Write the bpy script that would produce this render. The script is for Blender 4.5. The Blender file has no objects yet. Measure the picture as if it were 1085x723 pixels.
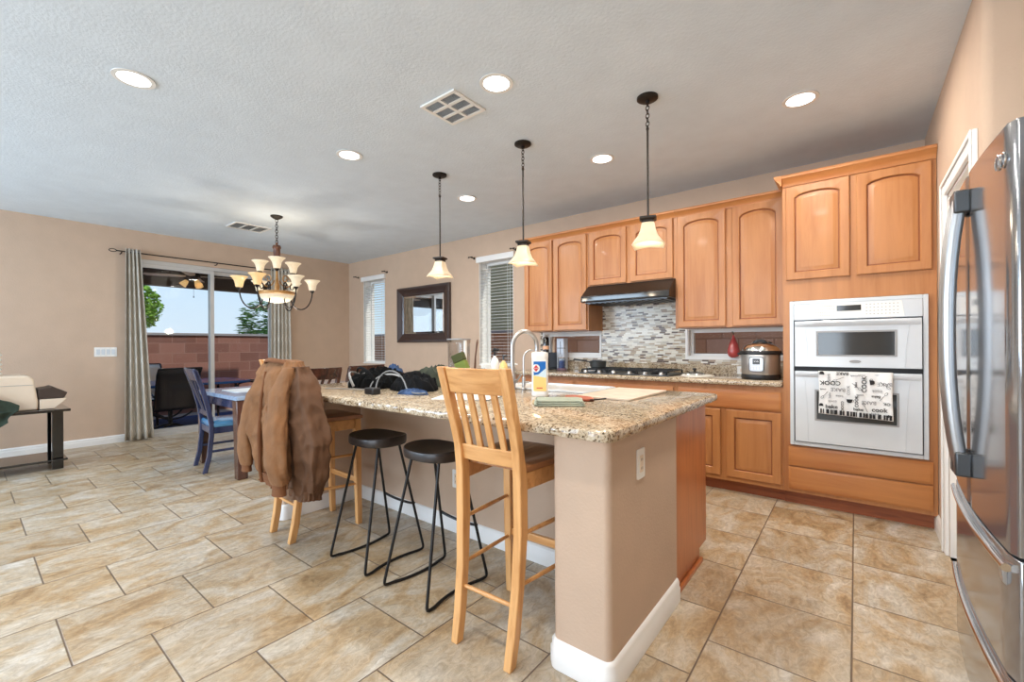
import bpy, bmesh, math, random
from mathutils import Vector, Matrix, noise
random.seed(7)
PI = math.pi
C = bpy.context.scene.collection
S = bpy.context.scene

# ------------------------------------------------------------ camera
cam = bpy.data.cameras.new('camera'); cam.sensor_width = 36; cam.lens = 461.566/1085*36
cam.shift_y = 4.2/1085; cam.clip_start = 0.05; cam.clip_end = 200
co = bpy.data.objects.new('camera', cam); C.objects.link(co)
co.matrix_world = (Matrix.Translation((0, 0, 1.21)) @ Matrix.Rotation(math.radians(38.273), 4, 'Z')
                   @ Matrix.Rotation(PI/2, 4, 'X') @ Matrix.Rotation(math.radians(-0.313), 4, 'Z'))
S.camera = co
# ------------------------------------------------------------ world, sun, daylight, exposure
W = bpy.data.worlds.new('sky'); S.world = W; W.use_nodes = True
nt = W.node_tree; nt.nodes.clear()
wo = nt.nodes.new('ShaderNodeOutputWorld'); bg = nt.nodes.new('ShaderNodeBackground')
tc = nt.nodes.new('ShaderNodeTexCoord'); sx = nt.nodes.new('ShaderNodeSeparateXYZ'); cr = nt.nodes.new('ShaderNodeValToRGB')
nt.links.new(tc.outputs['Generated'], sx.inputs[0]); nt.links.new(sx.outputs['Z'], cr.inputs[0])
nt.links.new(cr.outputs[0], bg.inputs[0]); nt.links.new(bg.outputs[0], wo.inputs[0])
e = cr.color_ramp.elements
e[0].position = 0.0; e[0].color = (.68, .82, .93, 1); e[1].position = .6; e[1].color = (.22, .46, .95, 1)
m_ = cr.color_ramp.elements.new(.18); m_.color = (.56, .77, .98, 1)
bg.inputs[1].default_value = 1.12
sun = bpy.data.lights.new('sun', 'SUN'); sun.energy = 3.6; sun.angle = math.radians(1.5); sun.color = (1, .95, .86)
so = bpy.data.objects.new('sun', sun); C.objects.link(so)
so.rotation_euler = Vector((.62, .30, .95)).to_track_quat('Z', 'Y').to_euler()
def area(name, loc, tgt, sx_, sy_, power, col=(1, 1, 1)):
    l = bpy.data.lights.new(name, 'AREA'); l.shape = 'RECTANGLE'; l.size = sx_; l.size_y = sy_; l.energy = power; l.color = col
    o = bpy.data.objects.new(name, l); C.objects.link(o); o.location = loc
    o.rotation_euler = (Vector(loc)-Vector(tgt)).to_track_quat('Z', 'Y').to_euler(); return o
# daylight entering by the tall windows of the wall behind the camera
area('daylight_south', (-5.6, -2.9, 1.75), (-4.8, 1.5, .9), 2.9, 1.6, 190, (.62, .80, 1.0))
area('daylight_south', (-1.6, -2.9, 1.5), (-1.4, 3, 2.0), 2.8, 2.2, 130, (.77, .88, 1.0))
VS = S.view_settings
VS.view_transform = 'Standard'; VS.look = 'None'; VS.gamma = 1; VS.use_curve_mapping = False; VS.exposure = -0.08
DOWN_W = 15; PEND_W = 1.3

# ------------------------------------------------------------ materials
def newmat(name):
    m = bpy.data.materials.new(name); m.use_nodes = True; n = m.node_tree
    return m, n, n.nodes['Principled BSDF']
def N(n, t, **k):
    x = n.nodes.new(t)
    for a, b in k.items():
        if a.startswith('i_'):
            key = a[2:]; x.inputs[int(key) if key.isdigit() else key].default_value = b
        else: setattr(x, a, b)
    return x
def c4(c): return (c[0], c[1], c[2], 1)
def srgb(r, g, b):
    f = lambda v: ((v/255+.055)/1.055)**2.4 if v > 10 else v/255/12.92
    return (f(r), f(g), f(b))
def plain(name, col, rough=.5, metal=0, bump=0, bscale=200, var=0, vscale=6, emit=None, estr=0, spec=None, coat=0):
    m, n, p = newmat(name)
    p.inputs['Base Color'].default_value = c4(col); p.inputs['Roughness'].default_value = rough; p.inputs['Metallic'].default_value = metal
    if spec is not None: p.inputs['Specular IOR Level'].default_value = spec
    if coat: p.inputs['Coat Weight'].default_value = coat; p.inputs['Coat Roughness'].default_value = .08
    t = N(n, 'ShaderNodeTexCoord')
    nz = N(n, 'ShaderNodeTexNoise', i_Scale=vscale, i_Detail=4.0); n.links.new(t.outputs['Object'], nz.inputs['Vector'])
    r = N(n, 'ShaderNodeValToRGB'); v = var if var else .03
    r.color_ramp.elements[0].position = .3; r.color_ramp.elements[1].position = .7
    r.color_ramp.elements[0].color = c4([x*(1-v) for x in col]); r.color_ramp.elements[1].color = c4([min(1, x*(1+v)) for x in col])
    n.links.new(nz.outputs[0], r.inputs[0]); n.links.new(r.outputs[0], p.inputs['Base Color'])
    if bump:
        b = N(n, 'ShaderNodeBump', i_Strength=bump, i_Distance=.004); nb = N(n, 'ShaderNodeTexNoise', i_Scale=bscale, i_Detail=3.0)
        n.links.new(t.outputs['Object'], nb.inputs['Vector']); n.links.new(nb.outputs[0], b.inputs['Height']); n.links.new(b.outputs[0], p.inputs['Normal'])
    if emit: p.inputs['Emission Color'].default_value = c4(emit); p.inputs['Emission Strength'].default_value = estr
    return m
def ramp(n, stops, interp='LINEAR'):
    r = N(n, 'ShaderNodeValToRGB'); cr = r.color_ramp; cr.interpolation = interp
    cr.elements[0].position = stops[0][0]; cr.elements[0].color = c4(stops[0][1])
    cr.elements[1].position = stops[-1][0]; cr.elements[1].color = c4(stops[-1][1])
    for p, c in stops[1:-1]: q = cr.elements.new(p); q.color = c4(c)
    return r
def wood(name, base, dark, rough=.35, axis='Z', scale=1.0, coat=0.0, k=1.0):
    m, n, p = newmat(name); t = N(n, 'ShaderNodeTexCoord'); mp = N(n, 'ShaderNodeMapping')
    s = [9*scale, 9*scale, 9*scale]; s['XYZ'.index(axis)] = .8*scale; mp.inputs['Scale'].default_value = s
    n.links.new(t.outputs['Object'], mp.inputs[0])
    a = N(n, 'ShaderNodeTexNoise', i_Scale=3.5, i_Detail=6.0, i_Roughness=.6, i_Distortion=.6*k); n.links.new(mp.outputs[0], a.inputs['Vector'])
    b = N(n, 'ShaderNodeTexNoise', i_Scale=1.3, i_Detail=2.0); n.links.new(t.outputs['Object'], b.inputs['Vector'])
    mx = N(n, 'ShaderNodeMath', operation='MULTIPLY_ADD'); mx.inputs[1].default_value = .65; n.links.new(a.outputs[0], mx.inputs[0])
    mb = N(n, 'ShaderNodeMath', operation='MULTIPLY'); mb.inputs[1].default_value = .35; n.links.new(b.outputs[0], mb.inputs[0]); n.links.new(mb.outputs[0], mx.inputs[2])
    r = ramp(n, [(.36, dark), (.52, base), (.68, [min(1, x*1.12) for x in base])]); n.links.new(mx.outputs[0], r.inputs[0]); n.links.new(r.outputs[0], p.inputs['Base Color'])
    p.inputs['Roughness'].default_value = rough
    if coat: p.inputs['Coat Weight'].default_value = coat; p.inputs['Coat Roughness'].default_value = .1
    return m
def cells(n, axu, axv, w, h, off, rnd_off=False, u0=0, v0=0, third=None):
    """running-bond cells from object coordinates: returns (random value socket, edge distance socket)"""
    t = N(n, 'ShaderNodeTexCoord'); s = N(n, 'ShaderNodeSeparateXYZ'); n.links.new(t.outputs['Object'], s.inputs[0])
    def M(op, a, b=None, c=None):
        x = N(n, 'ShaderNodeMath', operation=op)
        for i, v in enumerate((a, b, c)):
            if v is None: continue
            if isinstance(v, (int, float)): x.inputs[i].default_value = v
            else: n.links.new(v, x.inputs[i])
        return x.outputs[0]
    U = s.outputs[axu]; V = s.outputs[axv]
    v = M('DIVIDE', M('SUBTRACT', V, v0), h); row = M('FLOOR', v)
    if rnd_off:
        wn0 = N(n, 'ShaderNodeTexWhiteNoise', noise_dimensions='1D'); n.links.new(row, wn0.inputs['W']); o = wn0.outputs['Value']
    else: o = M('MULTIPLY', M('FLOORED_MODULO', row, 2.0), off)
    u = M('SUBTRACT', M('DIVIDE', M('SUBTRACT', U, u0), w), o); col = M('FLOOR', u)
    fu = M('FRACT', u); fv = M('FRACT', v)
    du = M('MULTIPLY', M('MINIMUM', fu, M('SUBTRACT', 1.0, fu)), w); dv = M('MULTIPLY', M('MINIMUM', fv, M('SUBTRACT', 1.0, fv)), h)
    d = M('MINIMUM', du, dv)
    cb = N(n, 'ShaderNodeCombineXYZ'); n.links.new(row, cb.inputs[0]); n.links.new(col, cb.inputs[1])
    wn = N(n, 'ShaderNodeTexWhiteNoise', noise_dimensions='3D'); n.links.new(cb.outputs[0], wn.inputs['Vector'])
    return wn, d, t, M
def mixc(n, fac, a, b, mode='MIX'):
    x = N(n, 'ShaderNodeMix', data_type='RGBA', blend_type=mode)
    for sock, v in ((x.inputs[0], fac), (x.inputs[6], a), (x.inputs[7], b)):
        if isinstance(v, (int, float)): sock.default_value = v
        elif isinstance(v, (tuple, list)): sock.default_value = c4(v)
        else: n.links.new(v, sock)
    return x.outputs[2]

def mat_floor():
    m, n, p = newmat('travertine_tile')
    wn, d, t, M = cells(n, 1, 0, .464, .464, .508, u0=.261, v0=-.017)
    # slate-like clefts, stretched within the tile and shifted from tile to tile
    mp = N(n, 'ShaderNodeMapping'); mp.inputs['Scale'].default_value = (1, .55, 1); n.links.new(t.outputs['Object'], mp.inputs[0])
    ad = N(n, 'ShaderNodeVectorMath', operation='MULTIPLY_ADD'); n.links.new(wn.outputs['Color'], ad.inputs[0]); ad.inputs[1].default_value = (9, 9, 9); n.links.new(mp.outputs[0], ad.inputs[2])
    a = N(n, 'ShaderNodeTexNoise', i_Scale=5.0, i_Detail=8.0, i_Roughness=.62, i_Distortion=1.2); n.links.new(ad.outputs[0], a.inputs['Vector'])
    b = N(n, 'ShaderNodeTexNoise', i_Scale=30.0, i_Detail=8.0, i_Roughness=.74, i_Distortion=1.4); n.links.new(ad.outputs[0], b.inputs['Vector'])
    r = ramp(n, [(.28, srgb(152, 124, 90)), (.42, srgb(186, 162, 128)), (.56, srgb(198, 186, 166)), (.70, srgb(212, 206, 195))]); n.links.new(a.outputs[0], r.inputs[0])
    r2 = ramp(n, [(.34, (.66, .63, .60)), (.62, (1.06, 1.06, 1.06))]); n.links.new(b.outputs[0], r2.inputs[0])
    c = mixc(n, 1.0, r.outputs[0], r2.outputs[0], 'MULTIPLY')
    rv = ramp(n, [(0, (.86, .82, .77)), (.35, (1.02, .98, .92)), (.7, (.97, .98, .99)), (1, (1.07, 1.06, 1.05))]); n.links.new(wn.outputs['Value'], rv.inputs[0])
    c = mixc(n, 1.0, c, rv.outputs[0], 'MULTIPLY')
    g = N(n, 'ShaderNodeMapRange'); g.inputs[1].default_value = .0015; g.inputs[2].default_value = .0042; n.links.new(d, g.inputs[0])
    c = mixc(n, g.outputs[0], srgb(112, 94, 78), c); n.links.new(c, p.inputs['Base Color'])
    rr = N(n, 'ShaderNodeMapRange'); rr.inputs[3].default_value = .24; rr.inputs[4].default_value = .42; n.links.new(b.outputs[0], rr.inputs[0]); n.links.new(rr.outputs[0], p.inputs['Roughness'])
    h = M('ADD', M('MULTIPLY', g.outputs[0], 1.2), M('MULTIPLY', b.outputs[0], 1.0))
    bp = N(n, 'ShaderNodeBump', i_Strength=.6, i_Distance=.005); n.links.new(h, bp.inputs['Height']); n.links.new(bp.outputs[0], p.inputs['Normal'])
    return m
def mat_granite():
    m, n, p = newmat('granite'); t = N(n, 'ShaderNodeTexCoord')
    a = N(n, 'ShaderNodeTexNoise', i_Scale=66.0, i_Detail=5.0, i_Roughness=.7, i_Distortion=1.0); n.links.new(t.outputs['Object'], a.inputs['Vector'])
    b = N(n, 'ShaderNodeTexNoise', i_Scale=7.0, i_Detail=4.0, i_Distortion=1.5); n.links.new(t.outputs['Object'], b.inputs['Vector'])
    v = N(n, 'ShaderNodeTexVoronoi', i_Scale=150.0); n.links.new(t.outputs['Object'], v.inputs['Vector'])
    r = ramp(n, [(.29, srgb(62, 52, 44)), (.39, srgb(128, 110, 90)), (.47, srgb(178, 160, 134)), (.58, srgb(204, 194, 174)), (.74, srgb(168, 152, 130))]); n.links.new(a.outputs[0], r.inputs[0])
    r2 = ramp(n, [(.35, (.84, .76, .66)), (.6, (1.04, 1.02, 1.0))]); n.links.new(b.outputs[0], r2.inputs[0])
    c = mixc(n, 1.0, r.outputs[0], r2.outputs[0], 'MULTIPLY')
    sv = N(n, 'ShaderNodeSeparateColor'); n.links.new(v.outputs['Color'], sv.inputs[0])
    r3 = ramp(n, [(.0, (.28, .24, .20)), (.10, (.30, .26, .22)), (.13, (1, 1, 1)), (1, (1, 1, 1))]); n.links.new(sv.outputs[0], r3.inputs[0])
    c = mixc(n, 1.0, c, r3.outputs[0], 'MULTIPLY'); n.links.new(c, p.inputs['Base Color'])
    p.inputs['Roughness'].default_value = .09; p.inputs['Specular IOR Level'].default_value = .7
    return m
def mat_mosaic():
    m, n, p = newmat('mosaic_tile'); wn, d, t, M = cells(n, 0, 2, .062, .0165, 0, rnd_off=True)
    r = ramp(n, [(0, srgb(226, 219, 203)), (.24, srgb(202, 193, 176)), (.42, srgb(178, 158, 130)), (.55, srgb(233, 228, 216)), (.70, srgb(156, 134, 110)), (.80, srgb(190, 184, 172)), (.86, srgb(88, 66, 54))], 'CONSTANT')
    n.links.new(wn.outputs['Value'], r.inputs[0])
    g = N(n, 'ShaderNodeMapRange'); g.inputs[1].default_value = .0006; g.inputs[2].default_value = .0014; n.links.new(d, g.inputs[0])
    c = mixc(n, g.outputs[0], srgb(196, 188, 172), r.outputs[0]); n.links.new(c, p.inputs['Base Color']); p.inputs['Roughness'].default_value = .22
    bp = N(n, 'ShaderNodeBump', i_Strength=.4, i_Distance=.002); n.links.new(g.outputs[0], bp.inputs['Height']); n.links.new(bp.outputs[0], p.inputs['Normal'])
    return m
def mat_block(name, axu, cols, grout, w=.40, h=.20):
    m, n, p = newmat(name); wn, d, t, M = cells(n, axu, 2, w, h, .5, v0=-.12)
    r = ramp(n, [(0, cols[0]), (.5, cols[1]), (1, cols[2])]); n.links.new(wn.outputs['Value'], r.inputs[0])
    g = N(n, 'ShaderNodeMapRange'); g.inputs[1].default_value = .004; g.inputs[2].default_value = .008; n.links.new(d, g.inputs[0])
    nz = N(n, 'ShaderNodeTexNoise', i_Scale=40.0, i_Detail=4.0); n.links.new(t.outputs['Object'], nz.inputs['Vector'])
    r2 = ramp(n, [(.3, (.85, .85, .85)), (.7, (1.05, 1.05, 1.05))]); n.links.new(nz.outputs[0], r2.inputs[0])
    c = mixc(n, g.outputs[0], grout, mixc(n, 1.0, r.outputs[0], r2.outputs[0], 'MULTIPLY')); n.links.new(c, p.inputs['Base Color']); p.inputs['Roughness'].default_value = .9
    return m
def mat_glass(name, tint=(1, 1, 1), refl=.06):
    m = bpy.data.materials.new(name); m.use_nodes = True; n = m.node_tree; n.nodes.clear()
    o = N(n, 'ShaderNodeOutputMaterial'); t = N(n, 'ShaderNodeBsdfTransparent'); t.inputs[0].default_value = c4(tint)
    g = N(n, 'ShaderNodeBsdfGlossy'); g.inputs['Roughness'].default_value = .02; mx = N(n, 'ShaderNodeMixShader')
    f = N(n, 'ShaderNodeFresnel', i_IOR=1.4); mu = N(n, 'ShaderNodeMath', operation='MULTIPLY_ADD'); mu.inputs[1].default_value = .15; mu.inputs[2].default_value = refl*.1
    n.links.new(f.outputs[0], mu.inputs[0]); n.links.new(mu.outputs[0], mx.inputs[0]); n.links.new(t.outputs[0], mx.inputs[1]); n.links.new(g.outputs[0], mx.inputs[2]); n.links.new(mx.outputs[0], o.inputs[0])
    return m
def mat_shade(name, col, estr, ecol):
    m, n, p = newmat(name)
    p.inputs['Base Color'].default_value = c4(col); p.inputs['Roughness'].default_value = .4
    t = N(n, 'ShaderNodeTexCoord'); nz = N(n, 'ShaderNodeTexNoise', i_Scale=22.0, i_Detail=3.0, i_Distortion=2.0); n.links.new(t.outputs['Object'], nz.inputs['Vector'])
    r = ramp(n, [(.35, [x*.75 for x in ecol]), (.65, ecol)]); n.links.new(nz.outputs[0], r.inputs[0]); n.links.new(r.outputs[0], p.inputs['Emission Color'])
    p.inputs['Emission Strength'].default_value = estr
    return m
def mat_curtain():
    m, n, p = newmat('lattice_curtain'); t = N(n, 'ShaderNodeTexCoord'); s = N(n, 'ShaderNodeSeparateXYZ'); n.links.new(t.outputs['UV'], s.inputs[0])
    def M(op, a, b=None):
        x = N(n, 'ShaderNodeMath', operation=op)
        for i, v in enumerate((a, b)):
            if v is None: continue
            if isinstance(v, (int, float)): x.inputs[i].default_value = v
            else: n.links.new(v, x.inputs[i])
        return x.outputs[0]
    a = M('PINGPONG', M('ADD', M('MULTIPLY', s.outputs[0], 1.0), M('MULTIPLY', s.outputs[1], .7)), .10)
    b = M('PINGPONG', M('SUBTRACT', M('MULTIPLY', s.outputs[0], 1.0), M('MULTIPLY', s.outputs[1], .7)), .10)
    l = M('LESS_THAN', M('MINIMUM', a, b), .0045)
    c = mixc(n, l, srgb(190, 183, 170), srgb(222, 217, 206)); n.links.new(c, p.inputs['Base Color']); p.inputs['Roughness'].default_value = .9
    return m

M_ = {}
M_['wall'] = plain('tan_wall_paint', srgb(198, 172, 149), .85, bump=.35, bscale=90)
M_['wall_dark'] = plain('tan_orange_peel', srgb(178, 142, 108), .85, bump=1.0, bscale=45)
M_['ceil'] = plain('ceiling_paint', srgb(216, 226, 234), .9, bump=.5, bscale=60)
M_['trim'] = plain('white_trim_paint', srgb(236, 234, 230), .4)
M_['floor'] = mat_floor(); M_['granite'] = mat_granite(); M_['mosaic'] = mat_mosaic()
M_['maple'] = wood('honey_maple', srgb(180, 122, 72), srgb(166, 106, 58), .42, 'Z', scale=.55, coat=.08, k=.8)
M_['maple_h'] = wood('honey_maple_horizontal', srgb(184, 122, 68), srgb(172, 106, 56), .42, 'X', scale=.55, coat=.08, k=.8)
M_['maple_side'] = wood('maple_side_panel', srgb(188, 112, 62), srgb(166, 92, 46), .35, 'Z', coat=.2)
M_['glaze'] = plain('maple_groove_glaze', srgb(138, 78, 42), .5)
M_['toe'] = wood('toe_kick_wood', srgb(150, 84, 50), srgb(120, 64, 38), .5, 'X')
M_['stoolwood'] = wood('light_oak', srgb(222, 168, 108), srgb(198, 138, 78), .38, 'Z', coat=.2)
M_['stoolwood_x'] = wood('light_oak_rail', srgb(220, 164, 104), srgb(196, 136, 76), .38, 'X', coat=.2)
M_['blackseat'] = wood('dark_walnut_seat', srgb(44, 35, 31), srgb(26, 21, 19), .42, 'X', coat=.1)
M_['blackmetal'] = plain('black_metal', srgb(24, 24, 25), .45, .3)
M_['bronze'] = plain('oil_rubbed_bronze', srgb(48, 42, 38), .45, .6)
M_['brass'] = plain('aged_bronze_gold', srgb(168, 124, 70), .4, .35, var=.2, vscale=40)
M_['redwood'] = wood('turned_red_wood', srgb(98, 60, 42), srgb(60, 34, 24), .35)
M_['steel'] = plain('brushed_steel', (.50, .50, .50), .34, .9, var=.05, vscale=3)
M_['handle_steel'] = plain('satin_handle_steel', (.42, .42, .42), .3, .9)
M_['chrome'] = plain('chrome', (.75, .75, .75), .12, 1.0)
M_['steel_dark'] = plain('dark_steel', srgb(84, 86, 88), .35, .8)
M_['white_gloss'] = plain('white_enamel', srgb(208, 214, 219), .18, coat=.3)
M_['white_plastic'] = plain('white_plastic', srgb(235, 233, 228), .35)
M_['beige_plastic'] = plain('beige_plastic', srgb(226, 208, 186), .4)
M_['blackglass'] = plain('black_glass', srgb(52, 54, 54), .08, coat=.5)
M_['black_gloss'] = plain('black_gloss', srgb(14, 13, 14), .08, coat=.6)
M_['black_plastic'] = plain('black_plastic', srgb(26, 26, 28), .4)
M_['grey_plastic'] = plain('grey_plastic', srgb(150, 150, 150), .4)
M_['canvas'] = plain('brown_canvas', srgb(126, 87, 54), .9, bump=1.0, bscale=60, var=.18, vscale=9)
M_['canvas_rib'] = plain('brown_ribbing', srgb(116, 74, 44), .95, bump=.8, bscale=160, var=.1)
M_['canvas_lining'] = plain('dark_brown_canvas', srgb(96, 66, 44), .9, bump=.5, bscale=300, var=.15, vscale=9)
M_['curtain'] = mat_curtain()
M_['darkframe'] = plain('espresso_frame', srgb(58, 42, 38), .3, coat=.4)
M_['mirror'] = plain('mirror_glass', (.9, .9, .9), .02, 1.0)
M_['glass'] = mat_glass('window_glass')
M_['pane'] = mat_glass('coated_window_glass', (.97, .98, .97), 0)
M_['pane'].node_tree.nodes['Math'].inputs[1].default_value = .05
M_['clearplastic'] = mat_glass('clear_plastic', (.88, .90, .92), .2)
M_['alum'] = plain('aluminium_frame', srgb(190, 190, 188), .4, .3)
M_['blind'] = plain('blind_slat', srgb(236, 234, 226), .5)
M_['pend_shade'] = mat_shade('alabaster_glass', (.50, .40, .28), .42, srgb(255, 226, 182))
M_['chan_shade'] = mat_shade('cream_glass', (.56, .48, .36), .46, srgb(255, 232, 192))
M_['chan_amber'] = mat_shade('amber_lit_glass', (.6, .42, .22), .55, srgb(255, 206, 132))
M_['lens'] = plain('downlight_lens', (.9, .9, .9), .5, emit=(1, .98, .94), estr=6)
M_['bulb'] = plain('bulb', (1, .9, .7), .5, emit=(1, .85, .6), estr=25)
M_['dining_dark'] = wood('dark_stained_wood', srgb(84, 52, 42), srgb(50, 32, 30), .25, 'Z', coat=.5)
M_['dining_blue_sheen'] = wood('dark_wood_blue_sheen', srgb(52, 60, 92), srgb(30, 34, 58), .25, 'Z', coat=.5)  # blue daylight sheen put into the colour of dark brown wood
M_['table_top'] = wood('pale_top_blue_sheen', srgb(150, 170, 196), srgb(108, 132, 168), .12, 'Y', coat=.6)  # blue of the reflected daylight is painted into the pale top
M_['blue_cushion'] = plain('blue_vinyl_seat', srgb(92, 152, 196), .2, coat=.5)
M_['patio_ceiling'] = plain('patio_brown', srgb(92, 78, 66), .85)
M_['block_w'] = mat_block('red_block', 1, [srgb(124, 84, 72), srgb(142, 98, 84), srgb(154, 110, 96)], srgb(150, 116, 102))
M_['block_n'] = mat_block('pinkish_block', 0, [srgb(176, 128, 98), srgb(190, 142, 112), srgb(196, 152, 126)], srgb(140, 102, 80))
M_['cap'] = plain('grey_wall_cap', srgb(150, 148, 148), .8)
M_['stucco'] = plain('olive_stucco', srgb(158, 146, 112), .9, bump=.4)
M_['soil'] = plain('gravel_ground', srgb(170, 150, 130), .95, var=.2, vscale=30)
M_['patio_slab'] = plain('pale_concrete', srgb(196, 186, 176), .8)
M_['rug'] = plain('blue_outdoor_rug', srgb(34, 58, 96), .95, var=.4, vscale=14)
M_['leaf'] = plain('pine_foliage', srgb(72, 112, 52), .8, var=.4, vscale=12)
M_['leaf2'] = plain('bright_foliage', srgb(112, 152, 46), .8, var=.4, vscale=12)
M_['bark'] = plain('bark', srgb(92, 72, 56), .95)

# ------------------------------------------------------------ mesh helpers
def V3(*a): return Vector(a)
def BM(): return bmesh.new()
def box(bm, x0, x1, y0, y1, z0, z1, M=None):
    vs = [bm.verts.new((M @ V3(x, y, z)) if M else (x, y, z)) for x in (x0, x1) for y in (y0, y1) for z in (z0, z1)]
    for f in ((0, 1, 3, 2), (4, 6, 7, 5), (0, 4, 5, 1), (2, 3, 7, 6), (0, 2, 6, 4), (1, 5, 7, 3)): bm.faces.new([vs[i] for i in f])
    return vs
def frame(bm, axis, a0, a1, u0, u1, z0, z1, f, fb=None):
    """rectangular frame ring between planes a0 and a1, without overlapping faces"""
    fb = f if fb is None else fb
    def B(p, q, r, s_): box(bm, p, q, a0, a1, r, s_) if axis == 'y' else box(bm, a0, a1, p, q, r, s_)
    B(u0, u0+f, z0, z1); B(u1-f, u1, z0, z1); B(u0+f, u1-f, z0, z0+fb); B(u0+f, u1-f, z1-f, z1)
def obox(bm, p0, p1, w, d, up=(0, 0, 1)):
    """bar from p0 to p1 with cross-section w (sideways) x d"""
    p0 = Vector(p0); p1 = Vector(p1); a = (p1-p0).normalized(); u = Vector(up)
    if abs(a.dot(u)) > .95: u = Vector((1, 0, 0))
    s = a.cross(u).normalized(); t = s.cross(a)
    vs = []
    for p in (p0, p1):
        for i, j in ((-1, -1), (1, -1), (1, 1), (-1, 1)): vs.append(bm.verts.new(p+s*i*w/2+t*j*d/2))
    for f in ((3, 2, 1, 0), (4, 5, 6, 7), (0, 1, 5, 4), (1, 2, 6, 5), (2, 3, 7, 6), (3, 0, 4, 7)): bm.faces.new([vs[i] for i in f])
def loft(bm, rings, cap=True, closed=True):
    R = [[bm.verts.new(p) for p in r] for r in rings]; n = len(R[0])
    for a, b in zip(R[:-1], R[1:]):
        for i in range(n if closed else n-1): bm.faces.new((a[i], a[(i+1) % n], b[(i+1) % n], b[i]))
    if cap and closed:
        bm.faces.new(R[0][::-1]); bm.faces.new(R[-1])
    return R
def tube(bm, pts, r, seg=8, closed=False, sq=False, flat=1.0):
    P = [Vector(p) for p in pts]; n = len(P); rs = r if isinstance(r, (list, tuple)) else [r]*n
    T = []
    for i in range(n):
        a = P[(i-1) % n] if (closed or i > 0) else P[0]; b = P[(i+1) % n] if (closed or i < n-1) else P[-1]
        T.append((b-a).normalized())
    u = T[0].orthogonal().normalized(); rings = []
    if abs(T[0].z) > .9: u = Vector((1, 0, 0)); u = (u-T[0]*u.dot(T[0])).normalized()
    for i in range(n):
        u = (u-T[i]*u.dot(T[i])).normalized(); v = T[i].cross(u)
        rings.append([P[i]+(u*math.cos(2*PI*k/seg+(PI/4 if sq else 0))+v*math.sin(2*PI*k/seg+(PI/4 if sq else 0))*flat)*rs[i] for k in range(seg)])
    if closed:
        R = [[bm.verts.new(p) for p in q] for q in rings]
        for i in range(n):
            a = R[i]; b = R[(i+1) % n]
            for k in range(seg): bm.faces.new((a[k], a[(k+1) % seg], b[(k+1) % seg], b[k]))
    else: loft(bm, rings)
def lathe(bm, prof, c=(0, 0, 0), seg=24, sx=1, sy=1, sqr=0, rot=0, cap=True):
    rings = []
    for r, z in prof:
        ring = []
        for k in range(seg):
            a = 2*PI*k/seg; rr = r
            if sqr:
                q = 1/max(abs(math.cos(a)), abs(math.sin(a))); rr = r*((1-sqr)+sqr*q)
            ring.append(V3(c[0]+rr*sx*math.cos(a+rot), c[1]+rr*sy*math.sin(a+rot), c[2]+z))
        rings.append(ring)
    return loft(bm, rings, cap)
def prism(bm, poly, axis, a0, a1):
    def P(p, a):
        return {'x': (a, p[0], p[1]), 'y': (p[0], a, p[1]), 'z': (p[0], p[1], a)}[axis]
    loft(bm, [[V3(*P(p, a0)) for p in poly], [V3(*P(p, a1)) for p in poly]])
def ell(bm, c, r, seg=16, rings=10, M=None, rough=0, seed=0):
    pr = []
    for i in range(rings+1):
        t = PI*i/rings; pr.append((max(1e-4, math.sin(t)), -math.cos(t)))
    R = []
    for rr, zz in pr:
        ring = []
        for k in range(seg):
            a = 2*PI*k/seg; d = Vector((rr*math.cos(a), rr*math.sin(a), zz))
            s = 1+(rough*noise.noise(d*2.2+Vector((seed, 0, 0))) if rough else 0)
            p = Vector((d.x*r[0]*s, d.y*r[1]*s, d.z*r[2]*s))
            if M: p = M @ p
            ring.append(p+Vector(c))
        R.append(ring)
    loft(bm, R)
def bez(p0, p1, p2, p3, n=12):
    out = []
    for i in range(n+1):
        t = i/n; q = 1-t
        out.append(Vector(p0)*q**3+Vector(p1)*3*q*q*t+Vector(p2)*3*q*t*t+Vector(p3)*t**3)
    return out
def arc(c, r, a0, a1, n, e1, e2):
    c = Vector(c); e1 = Vector(e1); e2 = Vector(e2)
    return [c+e1*r*math.cos(a0+(a1-a0)*i/n)+e2*r*math.sin(a0+(a1-a0)*i/n) for i in range(n+1)]
def wave_text(bm, body, size, M, ext=.0006):
    cu = bpy.data.curves.new('t', 'FONT'); cu.body = body; cu.size = size; cu.extrude = ext; cu.align_x = 'CENTER'; cu.align_y = 'CENTER'; cu.resolution_u = 3; cu.offset = size*.018
    o = bpy.data.objects.new('t', cu); C.objects.link(o)
    dg = bpy.context.evaluated_depsgraph_get(); me = bpy.data.meshes.new_from_object(o.evaluated_get(dg))
    b2 = bmesh.new(); b2.from_mesh(me); b2.transform(M); me2 = bpy.data.meshes.new('t2'); b2.to_mesh(me2); b2.free(); bm.from_mesh(me2)
    bpy.data.objects.remove(o); bpy.data.curves.remove(cu); bpy.data.meshes.remove(me); bpy.data.meshes.remove(me2)

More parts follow.
